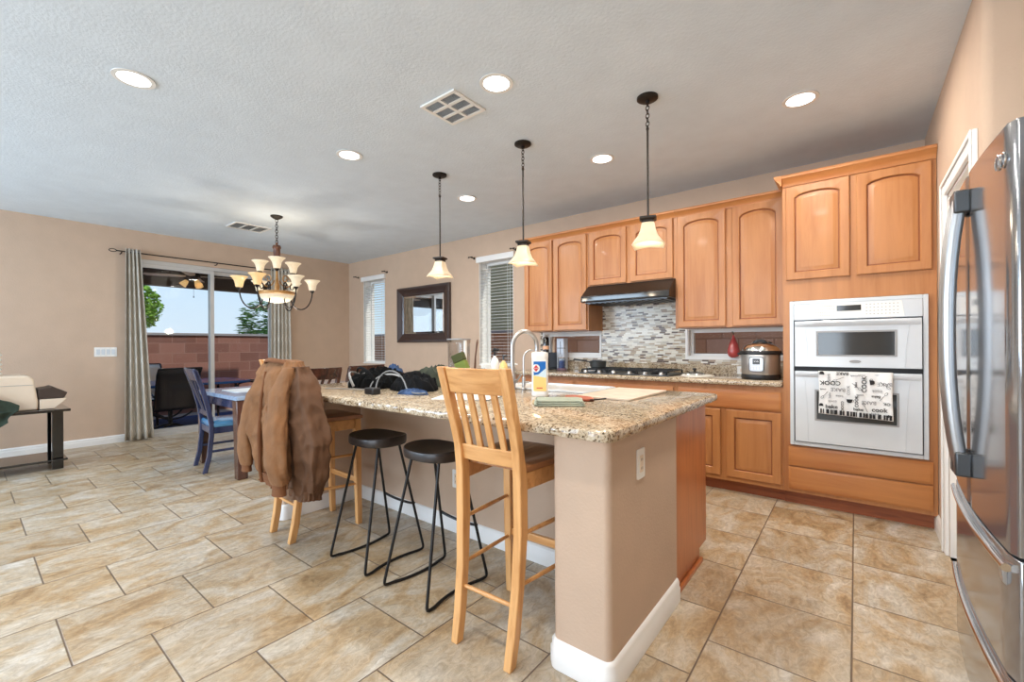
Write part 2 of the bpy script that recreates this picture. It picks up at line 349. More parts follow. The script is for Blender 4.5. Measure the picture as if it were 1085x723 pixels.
ORG = Vector((0, 0, 0))
def link(name, bm, mat, parent=None, bevel=0, smooth=True, sub=0, seg=2, solid=0, off=None):
    bmesh.ops.recalc_face_normals(bm, faces=bm.faces)
    if off is not None: bmesh.ops.translate(bm, verts=bm.verts, vec=off)
    me = bpy.data.meshes.new(name); bm.to_mesh(me); bm.free()
    if smooth:
        for p in me.polygons: p.use_smooth = True
    o = bpy.data.objects.new(name, me); C.objects.link(o)
    if mat: me.materials.append(M_[mat] if isinstance(mat, str) else mat)
    if parent: o.parent = parent
    if solid: md = o.modifiers.new('s', 'SOLIDIFY'); md.thickness = solid; md.offset = 0
    if bevel: md = o.modifiers.new('b', 'BEVEL'); md.width = bevel; md.segments = seg; md.limit_method = 'ANGLE'; md.angle_limit = math.radians(40)
    if sub: md = o.modifiers.new('u', 'SUBSURF'); md.levels = sub; md.render_levels = sub
    if smooth and (bevel or not sub):
        try:
            me.set_sharp_from_angle(angle=math.radians(38))
        except Exception: pass
    return o
def part(name, bm, mat, parent, label=None, **k):
    """part of a thing built in world coordinates (root recorded in ORG)"""
    o = link(name, bm, mat, parent, off=-ORG, **k)
    if label: o['label'] = label
    return o
def lpart(name, bm, mat, parent, label=None, **k):
    o = link(name, bm, mat, parent, **k)
    if label: o['label'] = label
    return o
def tag(o, label, cat, group=None, kind=None):
    o['label'] = label; o['category'] = cat
    if group: o['group'] = group
    if kind: o['kind'] = kind
    return o
def thing(name, label, cat, loc, rz=0, group=None):
    global ORG
    o = bpy.data.objects.new(name, None); C.objects.link(o); o.location = loc; o.rotation_euler = (0, 0, rz); o.empty_display_size = .1
    ORG = Vector(loc); return tag(o, label, cat, group)
def solo(name, bm, mat, label, cat, group=None, kind=None, **k):
    co_ = [v.co for v in bm.verts]; c = Vector(((min(v.x for v in co_)+max(v.x for v in co_))/2, (min(v.y for v in co_)+max(v.y for v in co_))/2, min(v.z for v in co_)))
    o = link(name, bm, mat, None, off=-c, **k); o.location = c
    return tag(o, label, cat, group, kind)
def struct(name, bm, mat, parent=None, label=None, **k):
    k.setdefault('smooth', False)
    o = link(name, bm, mat, parent, **k)
    if not parent: o['kind'] = 'structure'
    if label: o['label'] = label
    return o
def copy_tree(o, parent=None, loc=None, rz=None, label=None):
    c = o.copy(); C.objects.link(c); c.parent = parent
    if loc is not None: c.location = loc
    if rz is not None: c.rotation_euler = (0, 0, rz)
    if label: c['label'] = label
    for ch in list(o.children): copy_tree(ch, c)
    return c

# ------------------------------------------------------------ room shell
XL, XR, YK, H = -7.37, .412, 4.469, 2.731
YS = -3.0; XE = 1.35
def wall(bm, axis, p, q, u0, u1, z0, z1, holes):
    """wall slab between planes p and q, running u0..u1, with rectangular holes (ua,ub,za,zb) and their reveals"""
    us = sorted({u0, u1}|{h[0] for h in holes}|{h[1] for h in holes}); zs = sorted({z0, z1}|{h[2] for h in holes}|{h[3] for h in holes})
    def P(u, w, z): return (u, w, z) if axis == 'y' else (w, u, z)
    def quad(*pts): bm.faces.new([bm.verts.new(x) for x in pts])
    for a, b in zip(us[:-1], us[1:]):
        for c, d in zip(zs[:-1], zs[1:]):
            if any(h[0] <= (a+b)/2 <= h[1] and h[2] <= (c+d)/2 <= h[3] for h in holes): continue
            for w in (p, q): quad(P(a, w, c), P(b, w, c), P(b, w, d), P(a, w, d))
    for (a, b, c, d) in holes+[(u0, u1, z0, z1)]:
        quad(P(a, p, c), P(b, p, c), P(b, q, c), P(a, q, c)); quad(P(a, p, d), P(b, p, d), P(b, q, d), P(a, q, d))
        quad(P(a, p, c), P(a, q, c), P(a, q, d), P(a, p, d)); quad(P(b, p, c), P(b, q, c), P(b, q, d), P(b, p, d))
    bmesh.ops.remove_doubles(bm, verts=bm.verts, dist=1e-5)
b = BM(); box(b, XL-.2, XE+.2, YS-.2, YK+.2, -.12, 0); struct('floor', b, 'floor')
b = BM(); box(b, XL-.2, XE+.2, YS-.2, YK+.2, H, H+.15); struct('ceiling', b, 'ceil')
HK = [(-6.90, -6.265, .90, 2.36), (-4.10, -3.50, .93, 2.36), (-3.01, -2.262, 1.08, 1.345), (-1.305, -.462, 1.08, 1.355)]
b = BM(); wall(b, 'y', YK, YK+.22, XL-.2, XR+.15, 0, H, HK); struct('wall_back', b, 'wall')
SD = (1.40, 3.20, 0.0, 2.37)
b = BM(); wall(b, 'x', XL, XL-.2, YS-.2, YK+.22, 0, H, [SD]); struct('wall_left', b, 'wall')
b = BM(); wall(b, 'y', YS, YS-.2, XL, XE+.2, 0, H, [(-7.0, -4.2, .35, 2.45), (-3.0, -.2, .35, 2.45)]); struct('wall_front', b, 'wall')
# right wall with the pantry doorway, rounded outside corner and the fridge alcove
DW = (2.76, 3.46, 0, 2.045)
b = BM(); wall(b, 'x', XR, XR+.14, 2.63, YK, 0, H, [DW]); struct('wall_right', b, 'wall')
b = BM(); prof = [(XR, 2.6301)]+[(XR+.035-.035*math.cos(t), 2.63-.035*math.sin(t)) for t in [PI/2*i/8 for i in range(9)]]+[(XR+.14, 2.595), (XR+.14, 2.6301)]
prism(b, prof, 'z', 0, H); struct('trim_1', b, 'wall', smooth=True)
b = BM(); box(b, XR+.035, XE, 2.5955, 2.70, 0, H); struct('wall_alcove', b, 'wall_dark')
b = BM(); box(b, XE, XE+.15, YS, 2.75, 0, H); struct('wall_east', b, 'wall')
b = BM(); box(b, XR+.9, XR+1.0, 2.7, YK, 0, H); box(b, XR+.14, XR+1, YK, YK+.1, 0, H); struct('wall_pantry', b, 'wall')
# windows of the wall behind the camera
for i, x0 in enumerate((-7.0, -3.0)):
    b = BM()
    frame(b, 'y', YS-.12, YS-.07, x0, x0+1.4, .35, 2.45, .06); frame(b, 'y', YS-.12, YS-.07, x0+1.4, x0+2.8, .35, 2.45, .06)
    w = struct('window_%d' % (5+i), b, 'trim')
    b = BM(); box(b, x0+.05, x0+2.75, YS-.10, YS-.095, .4, 2.4); struct('window_pane', b, 'glass', w)
# sliding glass door
b = BM()
y0, y1, z1 = SD[0], SD[1], SD[3]
frame(b, 'x', XL-.16, XL-.02, y0, y1, 0, z1, .05, .04)
d1 = struct('door_1', b, 'alum', label='aluminium frame of the sliding glass patio door')
def leaf(ya, yb, xa):
    b = BM()
    frame(b, 'x', xa, xa+.04, ya, yb, .0455, z1-.05, .05)
    l = struct('sliding_leaf', b, 'alum', d1)
    b = BM(); box(b, xa+.017, xa+.022, ya+.05, yb-.05, .095, z1-.10); struct('glass_pane', b, 'glass', l)
leaf(1.45, 2.32, XL-.075); leaf(2.27, 3.15, XL-.13)
b = BM(); box(b, XL-.16, XL+.0, y0, y1, -.02, .045); struct('door_track', b, 'alum', d1)
# pantry door leaf and casing
b = BM(); box(b, XR+.085, XR+.12, DW[0]+.02, DW[1]-.02, .005, DW[3]-.02); d2 = struct('door_2', b, 'beige_plastic', label='pantry door set back in its white casing')
b = BM()
for off_, wd in ((.018, .075), (.026, .022)):
    o_ = .078; ya_, yb_, zt_ = DW[0]-o_, DW[1]+o_, DW[3]+o_; x_ = XR-off_
    wd = .078 if off_ == .018 else .024; xb_ = XR-.0005 if off_ == .018 else XR-.0185
    box(b, x_, xb_, ya_, ya_+wd, .001, zt_); box(b, x_, xb_, yb_-wd, yb_, .001, zt_); box(b, x_, xb_, ya_+wd, yb_-wd, zt_-wd, zt_)
box(b, XR+.0005, XR+.145, DW[0]+.0005, DW[0]+.018, .001, DW[3]-.0185); box(b, XR+.0005, XR+.145, DW[1]-.018, DW[1]-.0005, .001, DW[3]-.0185)
box(b, XR+.0005, XR+.145, DW[0]+.0005, DW[1]-.0005, DW[3]-.018, DW[3]-.0005)
struct('trim_2', b, 'trim', bevel=.003, smooth=True)
# baseboards (stepped profile)
def bprof(h=.095): return [(0, 0), (.016, 0), (.016, h*.62), (.012, h*.68), (.012, h*.86), (.006, h*.97), (0, h)]
def baseboard(name, axis, plane, sgn, u0, u1, h=.095, parent=None, world=False):
    b = BM(); rings = []
    for u in (u0, u1):
        rings.append([V3(u, plane+sgn*d, z) if axis == 'y' else V3(plane+sgn*d, u, z) for d, z in bprof(h)])
    loft(b, rings)
    if parent: return part(name, b, 'trim', parent, smooth=False)
    return struct(name, b, 'trim')
baseboard('baseboard_left', 'x', XL, 1, YS, SD[0]); baseboard('baseboard_left_far', 'x', XL, 1, SD[1], YK)
baseboard('baseboard_back', 'y', YK, -1, XL, -3.08); baseboard('baseboard_right', 'x', XR, -1, DW[1]+.078, 3.93, .11)

# windows in the back wall: frame, pane, sill
def window(i, x0, x1, z0, z1, depth=.18):
    b = BM(); f = .035; ya, yb = YK+depth-.03, YK+depth+.02
    frame(b, 'y', ya, yb, x0, x1, z0, z1, f)
    w = struct('window_%d' % i, b, 'trim')
    b = BM(); box(b, x0+f, x1-f, ya+.02, ya+.025, z0+f, z1-f); struct('window_pane', b, 'pane', w)
    # painted reveal lining and sill
    b = BM(); t = .006
    box(b, x0+.0005, x0+t, YK+.001, ya-.001, z0+.012, z1-.0005); box(b, x1-t, x1-.0005, YK+.001, ya-.001, z0+.012, z1-.0005); box(b, x0+t, x1-t, YK+.001, ya-.001, z1-t, z1-.0005); box(b, x0+.0005, x1-.0005, YK-.012, ya-.001, z0+.0005, z0+.0115)
    struct('window_sill', b, 'trim', w)
    return w
window(1, *HK[0]); window(2, *HK[1])
for i in (2, 3):
    x0, x1, z0, z1 = HK[i]; w = window(i+1, x0, x1, z0, z1, .10)
    b = BM(); f = .022
    frame(b, 'y', YK-.012, YK-.0005, x0-f, x1+(f if i == 2 else .02), z0-f, z1+f, f)
    struct('window_frame', b, 'trim', w)
def blinds(x0, x1, z0, z1, label, group):
    t = thing('window_blinds', label, 'blinds', ((x0+x1)/2, YK+.1, z0+.03), 0, group)
    b = BM(); n = int((z1-z0-.1)/.042)
    for k in range(n):
        z = z0+.06+k*.042; M = Matrix.Translation((0, YK+.034, z)) @ Matrix.Rotation(math.radians(1), 4, 'X')
        box(b, x0+.012, x1-.012, -.025, .025, -.0014, .0014, M)
    part('slats', b, 'blind', t, smooth=False)
    b = BM(); prism(b, [(YK-.035, z1-.012), (YK-.035, z1+.055), (YK-.028, z1+.068), (YK+.0, z1+.068), (YK+.0, z1-.012)], 'x', x0-.03, x1+.03); part('valance', b, 'trim', t, bevel=.003)
    b = BM(); box(b, x0+.012, x1-.012, YK+.009, YK+.059, z0+.016, z0+.035); part('bottom_rail', b, 'blind', t)
    b = BM()
    for xx in (x0+.10, x1-.10): box(b, xx-.002, xx+.002, YK+.006, YK+.008, z0+.03, z1-.01); box(b, xx-.002, xx+.002, YK+.060, YK+.062, z0+.03, z1-.01)
    part('ladder_cord', b, 'blind', t, smooth=False)
    b = BM(); tube(b, [(x0+.07, YK-.02, z1-.01), (x0+.07, YK-.02, z1-.8)], .004); part('tilt_wand', b, 'clearplastic', t)
blinds(*HK[0], 'white slatted blind in the narrow window nearest the room corner', 'white window blinds')
blinds(*HK[1], 'white slatted blind in the narrow window beside the kitchen cabinets', 'white window blinds')
def bracket(x, z, label):
    b = BM(); tube(b, [(x, YK, z-.005), (x, YK-.05, z-.005), (x, YK-.075, z)], .006); lathe(b, [(.018, 0), (.018, .004)], (0, 0, 0), 12)
    for v in b.verts[-24:]: v.co = Vector((x+v.co.x, YK-v.co.z, z-.005+v.co.y))
    tube(b, [(x-.035, YK-.07, z+.003), (x+.03, YK-.07, z+.003)], .007); ell(b, (x-.04, YK-.07, z+.003), (.012, .012, .012), 10, 6)
    solo('curtain_rod_bracket', b, 'bronze', label, 'bracket', 'empty curtain rod brackets')
bracket(-7.05, 2.445, 'small dark bracket left of the corner window'); bracket(-6.20, 2.455, 'small dark bracket right of the corner window')
bracket(-4.19, 2.43, 'small dark bracket left of the window beside the cabinets'); bracket(-3.45, 2.45, 'small dark bracket right of the window beside the cabinets, behind a pendant')

# ------------------------------------------------------------ outdoors
b = BM(); box(b, -30, XL-.2, -16, 22, -.4, -.13); box(b, XL-.2, 14, YK+.22, 22, -.4, -.13); struct('ground_1', b, 'soil')
b = BM(); box(b, -9.9, XL-.2, -3, 6, -.2, -.12); struct('ground_2', b, 'patio_slab')
b = BM(); box(b, -10.8, -10.6, -8, 11, -.13, 1.44); w = struct('wall_garden_west', b, 'block_w')
b = BM(); box(b, -10.83, -10.57, -8, 11, 1.44, 1.485); struct('wall_cap', b, 'cap', w)
b = BM(); box(b, -10.6, 10, 6.3, 6.5, -.13, 1.44); w = struct('wall_garden_north', b, 'block_n')
b = BM(); box(b, -10.6, 10, 6.27, 6.53, 1.44, 1.485); struct('wall_cap', b, 'cap', w)
b = BM(); box(b, -9.1, XL-.2, -2.5, 4.4, 2.62, 2.72); box(b, -9.3, -9.1, -2.5, 4.4, 2.24, 2.72); struct('ceiling_patio', b, 'patio_ceiling')
t = thing('neighbour_house', 'olive stucco house behind the north garden wall, seen through the blinds', 'house', (-4, 11, -.13))
b = BM(); box(b, -12, 6, 9.5, 13, -.13, 5.2); part('wall', b, 'stucco', t, smooth=False)
b = BM(); prism(b, [(9.0, 5.2), (13.5, 5.2), (11.25, 6.6)], 'x', -12.4, 6.4); part('roof', b, 'cap', t, smooth=False)
def tree(loc, cz, rad, hz, mat, seed, label, needles=False, n=4200):
    t = thing('pine_tree' if needles else 'leafy_tree', label, 'tree', loc)
    b = BM(); tube(b, [(0, 0, 0), (.06, .05, cz*.6), (0, 0, cz+hz*.5)], [.12, .09, .03]); lpart('trunk', b, 'bark', t)
    random.seed(seed); b = BM()
    for k in range(n):
        d = Vector((random.gauss(0, 1), random.gauss(0, 1), random.gauss(0, 1))).normalized()*random.random()**.33
        q_ = noise.noise(d*1.9+Vector((seed, 0, 0)))
        if q_ < (-.02 if needles else -.22): continue
        p = Vector((d.x*rad, d.y*rad, cz+d.z*hz)); s = (.05+.06*random.random())
        R = Matrix.Rotation(random.random()*6.28, 3, 'Z') @ Matrix.Rotation(random.random()*3, 3, 'X')
        w_ = .25 if needles else .5; L_ = 1.7 if needles else 1.1
        q = [Vector((-s*L_, -w_*s, 0)), Vector((0, -w_*s*1.2, .1*s)), Vector((s*L_, 0, 0)), Vector((0, w_*s*1.2, .1*s))]
        b.faces.new([b.verts.new(p+R @ v) for v in q])
    lpart('foliage', b, mat, t, smooth=False)
tree((-24, 4.55, -.13), 3.05, 1.0, 1.05, 'leaf2', 3, 'bright green tree beyond the garden wall, left in the patio door')
tree((-19.5, 8.35, -.13), 2.2, 1.45, 1.25, 'leaf', 8, 'dark blue-green pine beyond the garden wall, right in the patio door', True, 5200)
# patio furniture
b = BM(); box(b, -10.0, -7.9, 1.2, 3.9, -.12, -.108); solo('outdoor_rug', b, 'rug', 'dark blue rug on the patio floor under the outdoor table', 'rug')
t = thing('patio_table', 'blue-topped metal patio table seen through the sliding door', 'table', (-8.98, 2.4, -.108))
b = BM(); prism(b, [(-9.5, 1.7), (-8.45, 1.7), (-8.35, 1.8), (-8.35, 3.1), (-8.45, 3.2), (-9.5, 3.2), (-9.6, 3.1), (-9.6, 1.8)], 'z', .58, .62); part('tabletop', b, plain('blue_glass_top', srgb(54, 92, 148), .15), t, bevel=.01)
for sx_, sy_ in ((-9.4, 1.9), (-8.55, 1.9), (-9.4, 3.0), (-8.55, 3.0)):
    b = BM(); tube(b, bez((sx_, sy_, .58), (sx_*.98-.18, sy_, .4), (sx_, sy_, .2), (sx_, sy_, -.108)), .02); part('leg', b, 'blackmetal', t)
def patio_chair(loc, rz, label, mat):
    t = thing('patio_chair', label, 'chair', loc, rz, 'patio chairs')
    def sling(y, z): return [(-.24, y, z), (.24, y, z)]
    prof = [(.26, .40), (.1, .38), (-.12, .37), (-.22, .42), (-.30, .70), (-.36, .92), (-.43, 1.0)]
    b = BM(); loft(b, [[V3(x, y, z) for x in (-.25, -.1, .1, .25)] for y, z in prof], cap=False, closed=False); lpart('sling', b, mat, t, solid=.012)
    b = BM()
    for x in (-.26, .26): tube(b, [(x, y, z) for y, z in prof], .014)
    tube(b, [(-.26, .26, .40), (.26, .26, .40)], .014); tube(b, [(-.26, -.43, 1.0), (.26, -.43, 1.0)], .014); lpart('frame', b, 'blackmetal', t)
    for x in (-.28, .28):
        b = BM(); tube(b, bez((x, -.27, .60), (x, -.1, .68), (x, .2, .70), (x, .24, .62))+bez((x, .24, .6), (x, .2, .5), (x, .1, .45), (x*.9, .1, .38))[1:], .014); lpart('armrest', b, 'blackmetal', t)
    b = BM(); tube(b, [(0, 0, .36), (0, 0, .12)], .03)
    for k in range(4):
        a = PI/4+k*PI/2; tube(b, bez((0, 0, .14), (.12*math.cos(a), .12*math.sin(a), .16), (.24*math.cos(a), .24*math.sin(a), .08), (.34*math.cos(a), .34*math.sin(a), .02)), .016)
    tube(b, bez((-.22, .2, .34), (-.1, .1, .2), (.1, .1, .2), (.22, .2, .34)), .012); tube(b, bez((-.22, -.2, .34), (-.1, -.1, .2), (.1, -.1, .2), (.22, -.2, .34)), .012)
    lpart('swivel_base', b, 'blackmetal', t)
M_['mesh_black'] = plain('black_mesh', srgb(34, 32, 33), .7); M_['mesh_tan'] = plain('tan_sling', srgb(232, 206, 174), .7); M_['mesh_grey'] = plain('charcoal_sling', srgb(66, 68, 66), .7)
patio_chair((-8.15, 1.97, -.108), PI*.52, 'black mesh patio chair on this side of the outdoor table', 'mesh_black')
patio_chair((-9.75, 2.05, -.108), -PI*.5, 'tan sling patio chair beyond the outdoor table, next to the curtain', 'mesh_tan')
patio_chair((-9.0, 3.42, -.108), PI*.92, 'charcoal sling patio chair right of the sliding door mullion', 'mesh_grey')
# outdoor ceiling fan
FX, FY = -8.35, 2.33
t = thing('ceiling_fan', 'ceiling fan with three lamps under the patio roof', 'fan', (FX, FY, 2.62))
b = BM(); lathe(b, [(.07, 0), (.06, -.04), (.015, -.05), (.015, -.22), (.08, -.23), (.10, -.26), (.10, -.30), (.05, -.33), (.05, -.36)], (FX, FY, 2.62), 20); part('motor_housing', b, 'bronze', t)
for k in range(4):
    a = 1.15+k*PI/2; M = Matrix.Translation((FX, FY, 2.335)) @ Matrix.Rotation(a, 4, 'Z') @ Matrix.Rotation(.15, 4, 'X')
    b = BM(); vs = [V3(.09, -.03, 0), V3(.2, -.055, 0), V3(.6, -.065, 0), V3(.64, 0, 0), V3(.6, .065, 0), V3(.2, .055, 0), V3(.09, .03, 0)]
    loft(b, [[M @ v for v in vs], [M @ (v+V3(0, 0, .008)) for v in vs]]); part('blade', b, 'beige_plastic', t, smooth=False)
for k in range(3):
    a = .2+k*2*PI/3; c = V3(FX+.10*math.cos(a), FY+.10*math.sin(a), 2.245)
    M = Matrix.Translation(c) @ Matrix.Rotation(a, 4, 'Z') @ Matrix.Rotation(math.radians(-40), 4, 'Y')
    b = BM(); lathe(b, [(.02, .03), (.03, .02), (.045, -.03), (.055, -.075), (.05, -.075), (.04, -.03), (.022, .015)], (0, 0, 0), 16); bmesh.ops.transform(b, matrix=M, verts=b.verts); part('lamp_shade', b, 'chan_amber', t)
b = BM(); tube(b, [(FX, FY, 2.27), (FX, FY, 2.02)], .002); ell(b, (FX, FY, 2.01), (.008, .008, .015), 8, 6); part('pull_chain', b, 'bronze', t)

# ------------------------------------------------------------ ceiling fixtures
def downlight(x, y, label):
    t = thing('recessed_downlight', label, 'ceiling light', (x, y, H-.004), 0, 'recessed downlights')
    b = BM(); lathe(b, [(.075, 0), (.098, 0), (.098, .004), (.075, .004)], (x, y, H-.006), 32, cap=False); R = b.verts[:]; part('trim_ring', b, 'white_plastic', t)
    b = BM(); lathe(b, [(.076, 0), (.076, .003)], (x, y, H-.005), 32); part('lens', b, 'lens', t)
    l = bpy.data.lights.new('downlight_lamp', 'AREA'); l.shape = 'DISK'; l.size = .15; l.energy = DOWN_W; l.color = (1, .93, .84) if x > -2 else (1, .97, .94)
    o = bpy.data.objects.new('downlight_lamp', l); C.objects.link(o); o.parent = t; o.location = (0, 0, -.012)
for x, y, s_ in ((-3.20, .615, 'recessed downlight at the left, nearest the camera'), (-1.63, 1.933, 'recessed downlight beside the square ceiling vent'),
                 (-.264, 3.244, 'recessed downlight in front of the oven cabinet, rightmost'), (-3.156, 1.925, 'recessed downlight between the left ceiling light and the chandelier'),
                 (-1.621, 3.257, 'recessed downlight between the middle and right pendants'), (-3.145, 3.252, 'recessed downlight just right of the leftmost pendant stem')):
    downlight(x, y, s_)
for x, y, s_ in ((-1.63, .615, 'added fill downlight above and left of the camera, out of view'), (-.264, 1.93, 'added fill downlight above the aisle by the refrigerator, out of view'),  # unseen fill lamps added on the grid to light island end and aisle
                 (-.264, .615, 'added fill downlight above and right of the camera, out of view')):
    downlight(x, y, s_)
def vent(x0, x1, y0, y1, nx, ny, label, wall_slats='x'):
    t = thing('ceiling_vent', label, 'vent', ((x0+x1)/2, (y0+y1)/2, H-.012)); z0, z1 = H-.012, H-.001
    fr = .022; b = BM(); dx = (x1-x0-fr)/nx; dy = (y1-y0-fr)/ny
    for i in range(nx+1): box(b, x0+i*dx, x0+i*dx+fr, y0, y1, z0, z1)
    for j in range(ny+1):
        for i in range(nx): box(b, x0+i*dx+fr, x0+(i+1)*dx, y0+j*dy, y0+j*dy+fr, z0, z1)
    part('frame', b, 'white_plastic', t, smooth=False)
    b = BM()
    for j in range(ny):
        n = 7
        for k in range(n):
            yy = y0+j*dy+fr+(dy-fr)*(k+.5)/n; M = Matrix.Translation(((x0+x1)/2, yy, H-.007)) @ Matrix.Rotation(math.radians(35), 4, 'X')
            box(b, -(x1-x0)/2+fr, (x1-x0)/2-fr, -.005, .005, -.0006, .0006, M)
    part('louvres', b, 'alum', t, smooth=False)
    b = BM(); box(b, x0+.01, x1-.01, y0+.01, y1-.01, H-.0025, H-.0015); part('backing', b, 'grey_plastic', t, smooth=False)
vent(-2.165, -1.86, 1.815, 2.10, 2, 3, 'square six-panel white ceiling vent between two downlights')
vent(-6.22, -5.90, 2.075, 2.49, 1, 3, 'rectangular white ceiling vent beside the chandelier')
def link_chain(b, x, y, z0, z1, n, w=.011, r=.0028):
    h = (z1-z0)/n
    for k in range(n):
        zc = z0+(k+.5)*h; e1 = (1, 0, 0) if k % 2 else (0, 1, 0)
        pts = []
        for j in range(12):
            a = 2*PI*j/12; pts.append(Vector((x, y, zc))+Vector(e1)*w*math.cos(a)+Vector((0, 0, h*.62*math.sin(a))))
        tube(b, pts, r, 5, closed=True)
def pendant(x, y, label, rz):
    t = thing('pendant_lamp', label, 'pendant light', (x, y, 1.8), 0, 'pendants over the island')
    b = BM(); lathe(b, [(.063, H-.001), (.063, H-.012), (.05, H-.02), (.012, H-.024), (.012, H-.04)], (x, y, 0), 24); part('canopy', b, 'bronze', t)
    b = BM(); link_chain(b, x, y, 2.53, 2.70, 7); part('chain', b, 'bronze', t)
    b = BM(); tube(b, [(x, y, 2.54), (x, y, 1.985)], .0065, 10); ell(b, (x, y, 2.535), (.010, .010, .012), 8, 6); part('stem', b, 'bronze', t)
    b = BM(); lathe(b, [(.02, 1.998), (.05, 1.99), (.05, 1.978), (.035, 1.970), (.037, 1.955), (.03, 1.945)], (x, y, 0), 24, sqr=.8, rot=rz); part('cap', b, 'bronze', t)
    # square bell shade flaring to a pointed rim
    P = [(.034, 1.958), (.040, 1.935), (.046, 1.905), (.058, 1.872), (.078, 1.843), (.096, 1.825)]
    b = BM(); R = lathe(b, P, (x, y, 0), 40, sqr=.72, rot=rz, cap=False)
    for v in R[-1]:
        q = math.hypot(v.co.x-x, v.co.y-y); v.co.z -= .016*max(0, (q-.096)/.035)
    part('lamp_shade', b, 'pend_shade', t, solid=.004)
    b = BM(); ell(b, (x, y, 1.90), (.020, .020, .032), 12, 8); part('bulb', b, 'bulb', t)
    l = bpy.data.lights.new('pendant_bulb', 'POINT'); l.energy = PEND_W; l.color = (1, .82, .6); l.shadow_soft_size = .03
    o = bpy.data.objects.new('pendant_bulb', l); C.objects.link(o); o.parent = t; o.location = (0, 0, .02)
pendant(-2.90, 2.65, 'square glass pendant nearest the wall mirror, farthest of the three', .3)
pendant(-1.965, 2.635, 'square glass pendant beside the window and cabinets, middle of three', .3)
pendant(-1.0, 2.626, 'square glass pendant in front of the hood cabinets, nearest of three', .3)
# chandelier
CX, CY = -5.30, 2.295
t = thing('chandelier', 'two-tier bronze chandelier with lit cream glass shades over the dining table', 'chandelier', (CX, CY, 1.7))
b = BM(); lathe(b, [(.065, H-.001), (.065, H-.012), (.04, H-.03), (.01, H-.045)], (CX, CY, 0), 24); part('canopy', b, 'bronze', t)
b = BM(); link_chain(b, CX, CY, 2.41, 2.69, 9, .014, .0035); part('chain', b, 'bronze', t)
b = BM(); lathe(b, [(.008, 2.42), (.015, 2.395), (.04, 2.385), (.048, 2.36), (.036, 2.34), (.038, 2.30), (.036, 2.24), (.040, 2.225)], (CX, CY, 0), 24); part('turned_column', b, 'redwood', t)
b = BM(); lathe(b, [(.034, 2.2245), (.018, 2.20), (.012, 2.10), (.014, 2.02), (.020, 1.96), (.030, 1.90), (.018, 1.85), (.022, 1.80)], (CX, CY, 0), 20); part('spindle', b, 'brass', t)
def cshade(c, mat, par):
    b = BM(); lathe(b, [(.022, 0), (.034, .008), (.040, .04), (.047, .075), (.066, .105), (.088, .125)], c, 28, cap=False); s_ = part('lamp_shade', b, mat, par, solid=.004)
    b = BM(); ell(b, (c[0], c[1], c[2]+.055), (.017, .017, .03), 10, 6); part('bulb', b, 'bulb', s_)
    b = BM(); lathe(b, [(.006, -.03), (.016, -.022), (.024, -.004), (.03, .004), (.022, .01)], c, 16); part('shade_holder', b, 'bronze', s_)
for k in range(6):
    a = math.radians(66.6)+k*PI/3; ca, sa = math.cos(a), math.sin(a); R_ = .375
    c = (CX+R_*ca, CY+R_*sa, 1.875)
    P = bez((.10, 0, 1.80), (.10, 0, 1.62), (.20, 0, 1.60), (.27, 0, 1.69))+bez((.27, 0, 1.69), (.31, 0, 1.72), (R_+.02, 0, 1.74), (R_, 0, 1.85))[1:]
    P = bez((.14, 0, 1.84), (.12, 0, 1.60), (R_-.02, 0, 1.56), (R_, 0, 1.85), 18)
    b = BM(); tube(b, [(CX+p.x*ca, CY+p.x*sa, p.z) for p in P], .0075, 8)
    tube(b, [(CX+(.16+.035*math.cos(u)*(1-u/9))*ca, CY+(.16+.035*math.cos(u)*(1-u/9))*sa, 1.90+.05*math.sin(u)*(1-u/9)) for u in [i*.45 for i in range(16)]], .007, 6)
    ar = part('arm', b, 'bronze', t); cshade(c, 'chan_amber' if k in (3, 4) else 'chan_shade', ar)
for k in range(3):
    a = math.radians(-23.4)+k*2*PI/3; ca, sa = math.cos(a), math.sin(a); R_ = .20
    c = (CX+R_*ca, CY+R_*sa, 2.085)
    b = BM(); P = bez((.03, 0, 1.98), (.08, 0, 1.86), (R_, 0, 1.90), (R_, 0, 2.06), 14); tube(b, [(CX+p.x*ca, CY+p.x*sa, p.z) for p in P], .007, 8)
    tube(b, [(CX+(.10+.045*math.cos(u)*(1-u/9))*ca, CY+(.10+.045*math.cos(u)*(1-u/9))*sa, 2.0+.055*math.sin(u)*(1-u/9)) for u in [i*.45 for i in range(16)]], .006, 6)
    ar = part('arm', b, 'brass', t); cshade(c, 'chan_shade', ar)
b = BM(); lathe(b, [(.185, 1.845), (.20, 1.84), (.20, 1.815), (.185, 1.81)], (CX, CY, 0), 40, cap=False); part('bowl_ring', b, 'brass', t, solid=.006)
b = BM(); lathe(b, [(.185, 1.82), (.172, 1.78), (.14, 1.745), (.09, 1.725), (.03, 1.715), (.001, 1.713)], (CX, CY, 0), 40, cap=False); part('glass_bowl', b, 'chan_shade', t)
b = BM(); lathe(b, [(.012, 1.715), (.016, 1.70), (.006, 1.69), (.008, 1.675), (.001, 1.67)], (CX, CY, 0), 12); part('finial', b, 'bronze', t)
l = bpy.data.lights.new('chandelier_bulbs', 'POINT'); l.energy = 7; l.color = (1, .90, .76); l.shadow_soft_size = .25
o = bpy.data.objects.new('chandelier_bulbs', l); C.objects.link(o); o.parent = t; o.location = (0, 0, .62)
l = bpy.data.lights.new('chandelier_bowl_lamp', 'POINT'); l.energy = 20; l.color = (1, .93, .84); l.shadow_soft_size = .05
o = bpy.data.objects.new('chandelier_bowl_lamp', l); C.objects.link(o); o.parent = t; o.location = (0, 0, -.22)
